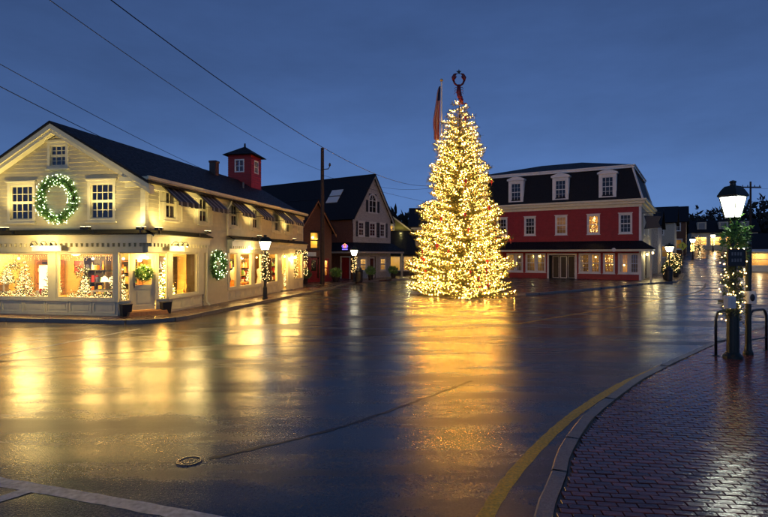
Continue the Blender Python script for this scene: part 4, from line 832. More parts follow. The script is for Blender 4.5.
# wooden bench under the pent roof of the red building
# ------------------------------------------------------------------ grey shingle gable house
D = empty('gable_house', (-2.8, 47, 0), R(55), 'grey shingled house with arched attic window and long dark roof', 'building')
Df = Fr((0, 0, 0), (1, 0, 0), (0, -1, 0)); Ds = Fr((0, 0, 0), (0, 1, 0), (-1, 0, 0)); DW, DL, DE, DP = 6.0, 15.5, 5.9, 9.9; ds = (DP - DE) / 3.0
w2 = [(.75, 1.75, 4.0, 5.4), (2.45, 3.55, 4.0, 5.4), (4.15, 5.1, 4.0, 5.4)]
wg = [(1.0, 2.05, .75, 2.05), (4.2, 5.2, .75, 2.05)]
mb = MB(); clap(mb, Df, 0, DW, .12, DP - .05, [op(*w) for w in w2 + wg] + [(2.5, 3.45, .12, 2.15), (2.4, 3.6, 6.3, 8.1)], course=.14, gable=lambda z: (0, DW) if z < DE else ((z - DE) / ds, DW - (z - DE) / ds)); mb.poly([(DW, 0, .1), (DW, DL, .1), (DW, DL, DE), (DW, 0, DE)]); mb.build('wall', 'grey_shingle', D)
mb = MB(); clap(mb, Ds, 0, DL, .12, DE, [(.35, 1.4, .12, 2.1)], course=.14); mb.build('side_wall', 'brown_shingle', D)
for w in w2:
    window(D, Df, *w, cols=2, rows=4, trim='white')
    for s in (w[0] - .34, w[1] + .06): m2 = MB(); m2.ring(Df, s, s + .28, w[2], w[3], .05, .0, .04); m2.fbox(Df, s + .05, s + .23, w[2] + .05, w[3] - .05, 0, .025); m2.build('shutter', 'black_iron', D)
for w in wg: window(D, Df, *w, cols=2, rows=4, trim='white', backing='interior', depth=1.2); lamp_light('room_light', D, Df((w[0] + w[1]) / 2, 1.8, -.7), 20, (1, .85, .5), .05)
# arched window
n = 10; mb = MB(); g = MB(); cx, rr, zb, zs = 3.0, .55, 6.35, 7.45
arc = [(cx + rr * math.cos(math.pi * k / n), zs + rr * math.sin(math.pi * k / n)) for k in range(n + 1)]; arco = [(cx + (rr + .12) * math.cos(math.pi * k / n), zs + (rr + .12) * math.sin(math.pi * k / n)) for k in range(n + 1)]
for k in range(n): mb.hexa([Df(*arc[k], .05), Df(*arc[k + 1], .05), Df(*arc[k + 1], -.06), Df(*arc[k], -.06), Df(*arco[k], .05), Df(*arco[k + 1], .05), Df(*arco[k + 1], -.06), Df(*arco[k], -.06)])
mb.fbox(Df, cx - .67, cx - .55, zb, zs, -.06, .05); mb.fbox(Df, cx + .55, cx + .67, zb, zs, -.06, .05); mb.fbox(Df, cx - .72, cx + .72, zb - .1, zb, -.06, .09); mb.fbox(Df, cx - .55, cx + .55, zs - .03, zs + .03, -.05, .0); mb.fbox(Df, cx - .02, cx + .02, zb, zs + rr, -.05, .001); mb.fbox(Df, cx - .55, cx + .55, 6.87, 6.90, -.05, .0)
for a in (.25, .75): mb.tube([Df(cx, zs, -.02), Df(cx + rr * math.cos(math.pi * a), zs + rr * math.sin(math.pi * a), -.02)], .015, 5)
aw = mb.build('arched_window', 'white', D); g.poly([Df(cx - .55, zb, -.04), Df(cx + .55, zb, -.04)] + [Df(*p, -.04) for p in arc]); g.build('pane', 'glass_dark', aw); mb = MB(); mb.fbox(Df, 2.35, 3.65, 6.25, 8.2, -.5, -.3); mb.build('window_recess', 'interior_shaded', aw)
for s in (-1, 1): m2 = MB(); m2.fbox(Df, cx + s * .9 - .18, cx + s * .9 + .18, zb, zs, 0, .03); m2.build('shutter', 'black_iron', D)
mb = MB()
for sg in (1, -1):
    def xx(d): return 3.0 + sg * d
    slab(mb, [(3.0, -.35, DP + .1), (3.0, DL + .3, DP + .1), (xx(3.35), DL + .3, DP + .1 - ds * 3.35), (xx(3.35), -.35, DP + .1 - ds * 3.35)], .1)
rfD = mb.build('roof', 'roof_dark', D); mb = MB()
for sg in (1, -1):
    def xx(d): return 3.0 + sg * d
    p = [(3.0, DP - .0), (xx(3.35), DP - ds * 3.35), (xx(3.35), DP - ds * 3.35 - .3), (3.0, DP - .3)]
    mb.hexa([(x, -.32, z) for x, z in p] + [(x, -.24, z) for x, z in p])
mb.build('rake_board', 'pale_shingle', D)
# skylights on the slope facing the square
for y in (2.7,):
    for k, (da, db) in enumerate(((1.1, 1.55), (1.63, 2.08))):
        mb = MB(); pts = [(3 - da, y, DP + .19 - ds * da), (3 - da, y + 1.4, DP + .19 - ds * da), (3 - db, y + 1.4, DP + .19 - ds * db), (3 - db, y, DP + .19 - ds * db)]; slab(mb, pts, .08); sk = mb.build('skylight', 'plastic_white', rfD)
mb = MB()
PT = [(-1.1, -1.1), (DW + .9, -1.1)]
slab(mb, [(0, 0, 3.45), (DW + .3, 0, 3.45), (DW + .9, -1.1, 2.68), (-.9, -1.1, 2.68)], .1); slab(mb, [(0, 0, 3.45), (0, 5, 3.45), (-.9, 5, 2.68), (-.9, -1.1, 2.68)], .1); mb.build('pent_roof', 'shingle', D)
mb = MB(); mb.box(-.88, DW + .85, -1.08, -.98, 2.46, 2.62); mb.box(-.88, -.80, -.98, 5, 2.46, 2.62); mb.build('fascia', 'pale_shingle', D)
mb = MB(); mb.box(DW + .6, DW + .75, -1.0, -.85, .12, 2.5); mb.build('porch_post', 'cream_trim', D)
door(D, Df, 2.55, 3.4, .14, 2.1, 'white'); mb = MB(); room(mb, Df, 2.5, 3.45, .12, 2.15, .8, -.12); mb.build('door_recess', 'interior_shaded', D)
door(D, Ds, .42, 1.33, .14, 2.05, 'red_paint', glass=False); mb = MB(); mb.ring(Ds, .28, 1.47, .12, 2.2, .11, -.02, .04, wb=.0001); mb.build('door_surround', 'white', D)
# neon lotus
t = empty('neon_sign', (-2.8, 47, 0), R(55), 'small purple and pink glowing petal sign on the grey house', 'sign'); cx = .15
for k, (dx, ln, mt) in enumerate(((-.42, .32, 'neon_blue'), (-.22, .42, 'neon_pink'), (0, .50, 'neon_orange'), (.22, .42, 'neon_pink'), (.42, .32, 'neon_blue'))):
    mb = MB(); a = dx * 1.5; pts = []
    for j in range(13): u = 2 * math.pi * j / 12; x = .08 * math.sin(u); z = ln * .36 * (1 - math.cos(u)); pts.append(Ds(cx - (dx * .4 + x * math.cos(a) + z * math.sin(a)), 2.95 + z * math.cos(a) - x * math.sin(a), .98))
    mb.tube(pts, .022, 6, caps=False); mb.build('petal', mt, t)
mb = MB(); mb.fbox(Ds, cx - .3, cx + .3, 2.76, 2.84, .96, .99); mb.build('bar', 'neon_blue', t); mb = MB(); mb.fbox(Ds, cx - .28, cx + .28, 2.60, 2.76, .93, .95); mb.build('bracket', 'black_iron', t)
# ------------------------------------------------------------------ brown gable shop
Cb = empty('small_shop', (-6.65, 40.5, 0), R(53), 'narrow brown shingled gable shop with red doors and lit upper window', 'building')
Cf = Fr((0, 0, 0), (1, 0, 0), (0, -1, 0)); CW, CL, CE, CP = 3.75, 8.0, 4.35, 6.75; cs_ = (CP - CE) / (CW / 2)
mb = MB(); clap(mb, Cf, 0, CW, .12, CP - .05, [op(1.2, 2.25, 2.75, 4.2), op(.2, 1.0, .5, 1.95), op(2.55, 3.4, .5, 1.95), (1.3, 2.2, .12, 2.1)], course=.14, gable=lambda z: (0, CW) if z < CE else ((z - CE) / cs_, CW - (z - CE) / cs_))
for x in (0, CW): mb.poly([(x, 0, .1), (x, CL, .1), (x, CL, CE), (x, 0, CE)])
mb.build('wall', 'brown_shingle', Cb); mb = MB()
for sg in (1, -1): slab(mb, [(CW / 2, -.35, CP + .1), (CW / 2, CL, CP + .1), (CW / 2 + sg * 2.15, CL, CP + .1 - cs_ * 2.15), (CW / 2 + sg * 2.15, -.35, CP + .1 - cs_ * 2.15)], .1)
mb.build('roof', 'roof_dark', Cb); mb = MB()
for sg in (1, -1):
    p = [(CW / 2, CP), (CW / 2 + sg * 2.15, CP - cs_ * 2.15), (CW / 2 + sg * 2.15, CP - cs_ * 2.15 - .22), (CW / 2, CP - .22)]; mb.hexa([(x, -.32, z) for x, z in p] + [(x, -.26, z) for x, z in p])
mb.build('rake_board', 'wood_warm', Cb)
window(Cb, Cf, 1.2, 2.25, 2.75, 4.2, 1, 2, 'dark_wood', .08, .04, 'interior', 1.3, 'glass'); lamp_light('room_light', Cb, Cf(1.72, 3.6, -.5), 45, (1, .80, .2), .08)
for x in (1.45, 1.95): mb = MB(); mb.ball(Cf(x, 3.72, -.4), .1, 6); mb.build('globe_lamp', 'shop_bulb', Cb, True)
for k, (a, b) in enumerate(((.2, 1.0), (2.55, 3.4))):
    window(Cb, Cf, a, b, .5, 1.95, 2, 3, 'red_paint', .09, .04, 'interior', .9, 'glass'); lamp_light('room_light', Cb, Cf((a + b) / 2, 1.7, -.4), 26, (1, .6, .25), .05)
    rng = random.Random(70 + k); P = [Cf(rng.uniform(a + .15, b - .15), rng.uniform(.65, 1.8), -.16) for _ in range(60)]; link('string_lights', bulbs_mesh('string_lights', P, .02, 'bulb_small'), Cb)['kind'] = 'stuff'
door(Cb, Cf, 1.35, 2.15, .14, 2.05, 'red_paint'); mb = MB(); room(mb, Cf, 1.3, 2.2, .12, 2.1, .7, -.12); mb.build('door_recess', 'interior_shaded', Cb)
mb = MB(); mb.fbox(Cf, .7, 1.85, 2.2, 2.52, .03, .08); mb.build('name_board', 'white', Cb)
mb = MB(); mb.fbox(Cf, 0, CW, .12, .42, .0, .04); mb.fbox(Cf, 1.06, 1.26, .42, 2.1, .018, .05); mb.fbox(Cf, 2.27, 2.47, .42, 2.1, .018, .05); mb.build('shopfront_trim', 'red_paint', Cb)
# ------------------------------------------------------------------ olive house and its black-roofed shop
Fo = empty('olive_house', (-1.6, 58.5, 0), R(-4), 'olive house behind a black roofed shop beside the big lit tree', 'building')
Ff = Fr((0, 0, 0), (1, 0, 0), (0, -1, 0))
mb = MB(); clap(mb, Ff, 0, 4.2, .12, 7.6, [op(1.75, 2.75, 4.7, 5.7)], course=.16, gable=lambda z: (0, 4.2 if z < 5.5 else 4.2 - (z - 5.5) * 1.35)); clap(mb, Fr((4.2, 0, 0), (1, 0, 0), (0, -1, 0)), 0, 7, .12, 5.5, [op(.7, 1.8, 4.3, 5.2)], course=.16); mb.build('wall', 'olive', Fo)
window(Fo, Ff, 1.75, 2.75, 4.7, 5.7, 2, 2, 'white', .1, .04, 'interior'); window(Fo, Ff, 4.9, 6.0, 4.3, 5.2, 3, 2, 'white', .1, .04, 'interior'); lamp_light('room_light', Fo, Ff(2.25, 5.4, -.5), 8, (1, .8, .35)); lamp_light('room_light', Fo, Ff(5.45, 5.1, -.5), 8, (1, .8, .35))
mb = MB(); slab(mb, [(1.3, -.3, 7.75), (4.6, -.3, 5.25), (4.6, 6, 5.25), (1.3, 6, 7.75)], .1); slab(mb, [(4.3, -.4, 5.45), (11.4, -.4, 5.45), (11.4, 5, 8.0), (4.3, 5, 8.0)], .1); mb.build('roof', 'roof_dark', Fo)
mb = MB(); p = [(1.3, 7.62), (4.65, 5.08), (4.65, 4.9), (1.3, 7.4)]; mb.hexa([(x, -.34, z) for x, z in p] + [(x, -.28, z) for x, z in p]); mb.box(4.66, 11.4, -.44, -.38, 5.18, 5.34); mb.build('fascia', 'cream_trim', Fo)
mb = MB(); mb.ball(Ff(3.5, 4.75, .5), .1, 6); mb.build('wall_lamp', 'shop_bulb', Fo, True); mb = MB(); mb.cyl(Ff(3.5, 4.95, 0), Ff(3.5, 4.85, .5), .02, n=6); mb.build('lamp_bracket', 'black_iron', Fo); lamp_light('wall_light', Fo, Ff(3.5, 4.75, .75), 90, (1, .82, .28), .12)
Fl = empty('low_shop', (-.6, 54.5, 0), R(-4), 'low shop with black sloping roof and wide white framed window', 'building')
mb = MB(); slab(mb, [(-.5, 3.5, 5.0), (4.4, 3.5, 5.0), (4.4, -.8, 2.35), (-.5, -.8, 2.35)], .12); mb.build('roof', 'shingle', Fl); mb = MB(); mb.fbox(Ff, 0, 4.2, .12, .62, -.12, 0)
for a, b in ((0, .2), (2.35, 2.6), (4.0, 4.2)): mb.fbox(Ff, a, b, .62, 2.3, -.12, .01)
mb.fbox(Ff, 0, 4.2, 2.2, 2.4, -.12, .012); mb.build('wall', 'dark_wood', Fl); storefront_window(Fl, Ff, .2, 2.35, .62, 2.2, 'white', .1, mull=1); storefront_window(Fl, Ff, 2.6, 4.0, .62, 2.2, 'white', .1)
mb = MB(); room(mb, Ff, .1, 4.1, .14, 2.25, 2.2, -.13); mb.build('shop_room', 'interior', Fl); lamp_light('room_light', Fl, Ff(.9, 2.0, -.7), 60, (1, .85, .35)); lamp_light('room_light', Fl, Ff(3.2, 2.0, -.7), 60, (1, .85, .35))
t = empty('round_sign', (3.55, 52.6, 0), 0, 'pale oval sign on a bracket post by the low black roofed shop', 'sign'); mb = MB(); mb.cyl((0, 0, .12), (0, 0, 4.2), .05); mb.build('post', 'black_iron', t); mb = MB(); mb.ball((0, -.1, 3.6), .42, 8, sz=1.3); o = mb.build('plaque', 'pale_shingle', t, True); o.scale = (1, .15, 1); o.location = (0, -.1, 0)
# ------------------------------------------------------------------ big lit christmas tree
T = empty('christmas_tree', (4.24, 29.2, 0), 0, 'tall christmas tree covered in warm lights in the middle of the square', 'tree')
tips, n1, n2 = conifer(T, 11.1, 2.72, 720, .15, .20, .030, 4, .085, .0125, 11, 'needles_glow_tint', 'bulb', .045, .72, .2)
print('tree', n1, n2)
mb = MB(); mb.ball((0, 0, 0), .085, 6, sz=1.6); mb.cyl((0, 0, -.34), (0, 0, -.1), .018, n=6); buoy = mb.mesh('buoy', 'ornament_red'); rng = random.Random(5)
cand = [p for p in tips if p.z > .5]; rng.shuffle(cand)
for k, p in enumerate(cand[:34]):
    o = link('buoy_ornament', buoy, T); o.location = p + Vector((p.x, p.y, 0)).normalized() * .06 + Vector((0, 0, -.1)); s = rng.uniform(.7, 1.1); o.scale = (s, s, s)
# lobster topper
L_ = empty('lobster_tree_topper', (4.24, 29.2, 10.92), 0, 'red lobster figure with raised claws and a star on the tree top', 'ornament')
mb = MB(); mb.tube([(.16, 0, -.1), (.10, 0, .1), (.0, 0, .3), (-.05, 0, .55), (-.04, 0, .95)], [.10, .13, .15, .16, .10], 10)
for k in range(4): mb.cyl((.10 - .05 * k, 0, .06 + .15 * k), (.09 - .05 * k, 0, .12 + .15 * k), .165, .155, 10)
mb.build('body', 'topper_red', L_, True); mb = MB()
for s in (-.14, .08, .26): mb.ball((.12 + s, 0, -.14), .09, 5, sz=.6)
mb.build('tail_fan', 'topper_red', L_, True)
for s in (-1, 1):
    mb = MB(); mb.tube([(-.04 + s * .06, 0, .88), (-.04 + s * .26, 0, 1.02), (-.04 + s * .34, 0, 1.20)], [.05, .06, .07], 8); mb.tube([(-.04 + s * .34, 0, 1.18), (-.04 + s * .36, 0, 1.36), (-.04 + s * .27, 0, 1.52), (-.04 + s * .13, 0, 1.60)], [.07, .12, .09, .02], 8); mb.tube([(-.04 + s * .30, 0, 1.28), (-.04 + s * .20, 0, 1.38), (-.04 + s * .16, 0, 1.46)], [.06, .05, .015], 7); mb.build('claw', 'topper_red', L_, True)
mb = MB()
for s in (-1, 1):
    for k in range(3): mb.tube([(-.04, 0, .5 + .14 * k), (-.04 + s * .22, 0, .52 + .14 * k), (-.04 + s * .28, 0, .42 + .14 * k)], .018, 5)
mb.build('legs', 'topper_red', L_); mb = MB(); st = [((.17 if k % 2 == 0 else .07) * math.sin(math.pi * k / 5), (.17 if k % 2 == 0 else .07) * math.cos(math.pi * k / 5)) for k in range(10)]
mb.poly([(-.04 + x, -.03, 1.68 + z) for x, z in st]); mb.poly([(-.04 + x, .03, 1.68 + z) for x, z in reversed(st)])
for k in range(10): a, b = st[k], st[(k + 1) % 10]; mb.poly([(-.04 + a[0], -.03, 1.68 + a[1]), (-.04 + b[0], -.03, 1.68 + b[1]), (-.04 + b[0], .03, 1.68 + b[1]), (-.04 + a[0], .03, 1.68 + a[1])])
mb.build('star', 'green_iron', L_)
L_.scale = (.88, .88, .98)
# flagpole with a limp flag
fp = empty('flagpole', (3.65, 33, 0), 0, 'white flagpole with a limp striped flag behind the lit tree', 'flagpole'); mb = MB(); mb.cyl((0, 0, 0), (0, 0, 13.3), .08, .045, 10); mb.build('pole', 'white', fp); mb = MB(); mb.ball((0, 0, 13.38), .1, 6); mb.build('finial', 'gift_gold', fp, True)
mb = MB(); n = 13; nz = 14
def fpt(i, j):
    u, v_ = i / n, j / nz; wd = .10 + .34 * math.sin(min(1, v_ * 1.15) * 2.6) ** .8; x = -.06 - wd * u * (1 - .25 * math.sin(v_ * 5)) - .06 * v_; y = .09 * math.sin(i * 2.1 + v_ * 1.5) * (.4 + v_); return (x, y, 13.0 - v_ * 3.1 - .5 * (1 - u) * (v_ > .98) - .25 * u * v_)
for j in range(nz):
    for i in range(n): mb.poly([fpt(i, j), fpt(i + 1, j), fpt(i + 1, j + 1), fpt(i, j + 1)], 2 if (j < 4 and i < 9) else i % 2)
mb.build('flag', ['flag_red', 'flag_white', 'flag_blue'], fp, True)

# ------------------------------------------------------------------ street lamps
def street_lamp(name, loc, h, label, group=None, k=1.0, glass='lamp_glass', rz=0, post='black_iron', thick=1.0, kw=None, stout=False):
    t = empty(name, loc, rz, label, 'street lamp', group); hb = h - .84 * k; q = thick; kw = kw or k
    mb = MB(); mb.lathe([(.17 * k * q, 0), (.17 * k * q, .06), (.14 * k * q, .10), (.13 * k * q, .55), (.10 * k * q, .62), (.085 * k * q, .70), (.075 * k * q, 1.1), (.065 * k * q, hb - .25), (.085 * k, hb - .22), (.085 * k, hb - .18), (.055 * k, hb - .14), (.06 * k, hb - .04), (.12 * k, hb), (.15 * kw, hb + .02)] if not stout else [(.19, 0), (.19, .05), (.15, .09), (.12, .13), (.115, 1.02), (.095, 1.06), (.075, 1.1), (.07, hb - .25), (.085, hb - .22), (.085, hb - .18), (.055, hb - .12), (.06, hb - .04), (.10, hb), (.13, hb + .02)], 16); mb.build('post', post, t, False)
    b0, b1, zb, zt = .15 * kw, .27 * kw, hb + .03 * k, hb + .47 * k; c = [(-1, -1), (1, -1), (1, 1), (-1, 1)]
    g = MB(); f = MB()
    for j in range(4):
        a, b = c[j], c[(j + 1) % 4]
        g.poly([(a[0] * b0, a[1] * b0, zb), (b[0] * b0, b[1] * b0, zb), (b[0] * b1, b[1] * b1, zt), (a[0] * b1, a[1] * b1, zt)])
        f.tube([(a[0] * b0 * 1.02, a[1] * b0 * 1.02, zb - .01), (a[0] * b1 * 1.02, a[1] * b1 * 1.02, zt + .01)], .014 * k, 5)
        f.tube([(a[0] * b1 * 1.02, a[1] * b1 * 1.02, zt), (b[0] * b1 * 1.02, b[1] * b1 * 1.02, zt)], .016 * k, 5); f.tube([(a[0] * b0 * 1.04, a[1] * b0 * 1.04, zb), (b[0] * b0 * 1.04, b[1] * b0 * 1.04, zb)], .014 * k, 5)
    g.build('lantern_glass', glass, t); f.build('lantern_frame', 'green_iron', t)
    r_ = MB(); prof = [(1.18 * b1, zt), (1.20 * b1, zt + .03 * k), (.92 * b1, zt + .14 * k), (.62 * b1, zt + .22 * k), (.30 * b1, zt + .235 * k)]; ri = [[(a[0] * r, a[1] * r, z) for a in c] for r, z in prof]
    for m in range(len(ri) - 1):
        for j in range(4): r_.poly([ri[m][j], ri[m][(j + 1) % 4], ri[m + 1][(j + 1) % 4], ri[m + 1][j]])
    r_.poly(list(reversed(ri[0]))); r_.poly(ri[-1]); r_.lathe([(.34 * b1, zt + .235 * k), (.30 * b1, zt + .29 * k), (.38 * b1, zt + .30 * k), (.36 * b1, zt + .33 * k), (.05 * b1, zt + .35 * k)], 12); r_.build('lantern_hood', 'green_iron', t)
    return t
street_lamp('street_lamp', (-5.9, 25.8, .12), 3.2, 'black street lamp by the shop windows with lit lantern and garland', thick=.85, k=.95, rz=.4)
garland([(-5.9 + .09 * math.cos(k * 1.1), 25.8 + .09 * math.sin(k * 1.1), 1.0 + k * .055) for k in range(26)], 'lit garland wound on the lamp post by the shop windows', 54, .09, 110, 420)
street_lamp('street_lamp', (-2.42, 42.2, .12), 2.95, 'street lamp with lit lantern before the grey shingled house', thick=.85, k=1.0, rz=.2)
garland([(-2.42 + .1 * math.cos(k * 1.1), 42.2 + .1 * math.sin(k * 1.1), .9 + k * .05) for k in range(26)], 'lit garland wound on the lamp post before the grey house', 55, .1, 90, 300)
# near lamp on the brick pavement
NL = (7.38, 11.0, .12)
street_lamp('street_lamp', NL, 3.78, 'green hooded street lamp on the brick pavement with greenery and sign', k=1.0, kw=.64, glass='lamp_glass_near', rz=R(24), post='green_iron', stout=True)
garland([(NL[0] + .12 * math.cos(k * .8), NL[1] + .12 * math.sin(k * .8), .95 + k * .03) for k in range(46)], 'thick garland with warm bulbs wound on the green hooded lamp', 56, .09, 130, 420, 'bulb_small', .017)
t = empty('evergreen_bow', (NL[0], NL[1] - .02, 2.62), 0, 'bright green leafy spray tied below the lantern of the near lamp', 'greenery'); rng = random.Random(9); P = []; Dd = []
for k in range(130):
    a = rng.uniform(0, 6.28); r0 = rng.uniform(.05, .27); P.append((r0 * math.cos(a), r0 * math.sin(a) * .8 - .05, rng.gauss(.05, .13))); Dd.append((math.cos(a), math.sin(a), .2))
link('leaves', needle_mesh('leaves', P, Dd, 6, .11, .03, 9, 'leaf_green'), t)['kind'] = 'stuff'
t = empty('street_sign', (NL[0] - .13, NL[1] - .30, 2.10), 0, 'small black board with faint lettering hung on the near lamp', 'sign'); mb = MB(); mb.box(-.16, .16, -.015, .015, 0, .30); mb.build('board', 'plastic_dark', t); mb = MB(); mb.box(-.18, .18, -.02, .02, .30, .32); mb.box(-.18, .18, -.02, .02, -.03, 0); mb.box(-.18, -.16, -.02, .02, 0, .30); mb.box(.16, .18, -.02, .02, 0, .30); mb.build('frame', 'dark_wood', t)
mb = MB(); mb.box(-.03, .03, .02, .2, .15, .2); mb.build('bracket', 'black_iron', t)
mb = MB()
for z in (.19, .06):
    for k in range(4): x = -.11 + k * .058; mb.box(x, x + .036, -.019, -.016, z, z + .065); mb.box(x + .012, x + .024, -.0195, -.0165, z + .02, z + .045)
mb.build('lettering', 'granite', t)['kind'] = 'stuff'
# second slim post, dispensers, hoops
t = empty('sign_post', (7.95, 11.35, .12), 0, 'slim dark post standing just beside the near lamp', 'post'); mb = MB(); mb.lathe([(.10, 0), (.10, .05), (.075, .1), (.06, .25), (.055, 2.3), (.07, 2.32), (.02, 2.38)], 12); mb.build('shaft', 'green_iron', t); mb = MB(); mb.ball((0, 0, 2.42), .065, 6); mb.build('finial', 'green_iron', t, True)
def dispenser(loc, rz, label, hole):
    t = empty('dispenser', loc, rz, label, 'dispenser'); mb = MB(); w, d, h, c = .10, .07, .26, .03
    ring_ = lambda z, s: [(-w + c * s, -d, z), (w - c * s, -d, z), (w, -d + c, z), (w, d, z), (-w, d, z), (-w, -d + c, z)]
    rr_ = [ring_(0, 1), ring_(h * .82, 1), [(x * .8, y * .8 + .01, h) for x, y, z in ring_(h, 1)]]
    for m in range(2):
        for j in range(6): mb.poly([rr_[m][j], rr_[m][(j + 1) % 6], rr_[m + 1][(j + 1) % 6], rr_[m + 1][j]])
    mb.poly(list(reversed(rr_[0]))); mb.poly(rr_[2]); mb.build('casing', 'plastic_white', t)
    if hole: mb = MB(); mb.ball((0, -d, h * .5), .052, 6, sz=1.5); o = mb.build('opening', 'plastic_dark', t, True); o.scale = (1, .25, 1); o.location = (0, -d * .75, 0)
    mb = MB(); mb.box(-.02, .02, d, d + .2, h * .4, h * .6); mb.build('bracket', 'black_iron', t)
dispenser((7.16, 10.75, 1.20), .25, 'white plastic dispenser facing the road on the near lamp post', False); dispenser((7.86, 11.15, 1.26), -.1, 'white plastic dispenser with dark oval opening on the slim post', True)
def hoop(x0, y0, x1, y1, label):
    t = empty('bike_hoop', ((x0 + x1) / 2, (y0 + y1) / 2, .12), 0, label, 'bike rack'); a = Vector((x0 - x1, y0 - y1, 0)) / 2; n = 10; h, r = .95, .22; L = a.length; u = a.normalized(); pts = [u * L]
    pts += [u * (L - r + r * math.cos(math.pi / 2 * k / n)) + Vector((0, 0, h - r + r * math.sin(math.pi / 2 * k / n))) for k in range(n + 1)]; pts += [Vector((-p.x, -p.y, p.z)) for p in reversed(pts)]
    mb = MB(); mb.tube(pts, .028, 10); mb.build('bar', 'black_iron', t, True); mb = MB()
    for s in (-1, 1): p = u * L * s; mb.lathe([(.07, 0), (.07, .012), (.03, .02)], 12, (p.x, p.y, 0))
    mb.build('flange', 'black_iron', t); mb = MB(); mb.tube([u * L + Vector((0, 0, .3)), u * -L + Vector((0, 0, .3))], .016, 8); mb.build('lower_rail', 'black_iron', t)
hoop(7.18, 11.25, 7.92, 11.75, 'dark metal hoop rail behind the near lamp post'); hoop(8.05, 11.45, 8.75, 11.9, 'dark metal hoop rail beyond the slim post')

# ------------------------------------------------------------------ poles and wires
def util_pole(loc, h, label, arm=True, r=.14, k=1.0):
    t = empty('utility_pole', loc, 0, label, 'utility pole'); mb = MB(); mb.cyl((0, 0, -.3), (0, 0, h), r, r * .7, 10); mb.build('pole', 'pole_wood', t)
    if arm:
        mb = MB(); mb.box(-1.15 * k, 1.15 * k, -.16, -.04, h - .75, h - .6); mb.build('crossarm', 'pole_wood', t)
        for x in (-1.0, -.4, .4, 1.0): mb = MB(); mb.lathe([(.03, 0), (.06, .04), (.04, .1), (.05, .16), (.02, .2)], 8, (x * k, -.1, h - .6)); mb.build('insulator', 'cast_iron', t)
    else:
        mb = MB(); mb.tube([(0, 0, h - 1.6), (.45, -.05, h - 1.55), (.55, -.05, h - 1.35)], .035, 6); mb.build('bracket', 'black_iron', t); mb = MB(); mb.lathe([(.05, 0), (.09, .06), (.06, .2), (.02, .24)], 10, (.55, -.05, h - 1.35)); mb.build('insulator', 'cast_iron', t)
    return t
util_pole((-4.55, 38.4, .1), 10.1, 'tall dark utility pole before the brown gable shop', False, .17)
util_pole((43.0, 61, .3), 10.6, 'utility pole with crossarm beyond the near lamp', True)
util_pole((54.5, 100, 3.1), 8.0, 'distant utility pole with crossarm up the street past the red building', True, .16, 1.5)
util_pole((4.3, 40.5, .1), 7.8, 'utility pole hidden close behind the big lit tree', False)
def wire(a, b, sag, label, r=.011):
    a, b = Vector(a), Vector(b); t = empty('overhead_wire', a, 0, label, 'wire'); mb = MB(); mb.tube([(b - a) * (k / 30) - Vector((0, 0, 4 * sag * (k / 30) * (1 - k / 30))) for k in range(31)], r, 5); mb.build('cable', 'wire', t)
wire((-10.2, 3, 10.0), (-4.55, 38.4, 8.5), .9, 'overhead wire from above the road to the pole at the brown shop')
wire((-7.38, 3, 8.41), (4.3, 40.5, 7.8), 1.87, 'long overhead wire passing above the cream shop roof and big tree')
wire((-11.2, 3, 8.6), (-11.3, 39, 7.8), .5, 'upper overhead wire crossing behind the cream shop ridge')
wire((-10.6, 3, 7.8), (-14.0, 36, 8.0), .35, 'lower overhead wire crossing before the cream gable', .014)
wire((-4.55, 38.4, 8.2), (16, 60, 7.2), .7, 'overhead wire from the brown shop pole towards the big lit tree')
wire((4.3, 40.5, 7.6), (-1.0, 49.2, 8.9), .3, 'short wire from the pole behind the tree to the grey house')
wire((43.0, 61, 10.1), (75, 40, 9.5), .8, 'wire leaving the crossarm pole beyond the near lamp')

# ------------------------------------------------------------------ small things along the street
def bin_(loc, label):
    t = empty('litter_bin', loc, 0, label, 'bin'); mb = MB(); mb.lathe([(.26, 0), (.30, .06), (.31, .85), (.33, .88), (.33, .95), (.24, 1.0)], 16); mb.build('drum', 'plastic_dark', t); mb = MB(); mb.lathe([(.24, 1.0), (.22, 1.12), (.10, 1.2), (.02, 1.22)], 16); mb.build('lid', 'black_iron', t)
bin_((-2.0, 41.6, .12), 'dark round litter bin at the lamp before the grey house'); bin_((24.2, 44.2, .11), 'dark round litter bin on the corner beside the red building')
def shrub(loc, h, r, label, seed, lights=0, leaf='leaf_green'):
    t = empty('potted_shrub', loc, 0, label, 'shrub'); rng = random.Random(seed); P = []; Dd = []
    for k in range(170): d = Vector((rng.gauss(0, 1), rng.gauss(0, 1), rng.gauss(0, 1))).normalized(); q = d * rng.random() ** .4; P.append((q.x * r, q.y * r, .4 + h / 2 + q.z * h / 2)); Dd.append(tuple(d))
    link('foliage', needle_mesh('foliage', P, Dd, 6, .16, .05, seed, leaf), t)['kind'] = 'stuff'
    mb = MB(); mb.lathe([(.2, 0), (.27, .4), (.25, .4), (.22, .34)], 14); mb.build('pot', 'dark_wood', t); mb = MB(); mb.cyl((0, 0, .3), (0, 0, .5 + h * .6), .03, .015, 6); mb.build('stem', 'bark', t)
    if lights: link('fairy_lights', bulbs_mesh('fairy_lights', [tuple(Vector(p) * 1.04) for p in P[:lights]], .03, 'bulb_small'), t)['kind'] = 'stuff'
for k, (x, y, l) in enumerate(((-6.0, 39.4, 'leafy shrub in a pot at the window corner of the brown shop'), (-3.9, 42.1, 'leafy shrub in a pot between the brown shop and the grey house'), (-1.2, 46.8, 'low shrub in a pot under the grey house window'), (.9, 49.9, 'low shrub in a pot by the far window of the grey house'))): shrub((x, y, .12), .7, .45, l, 80 + k)
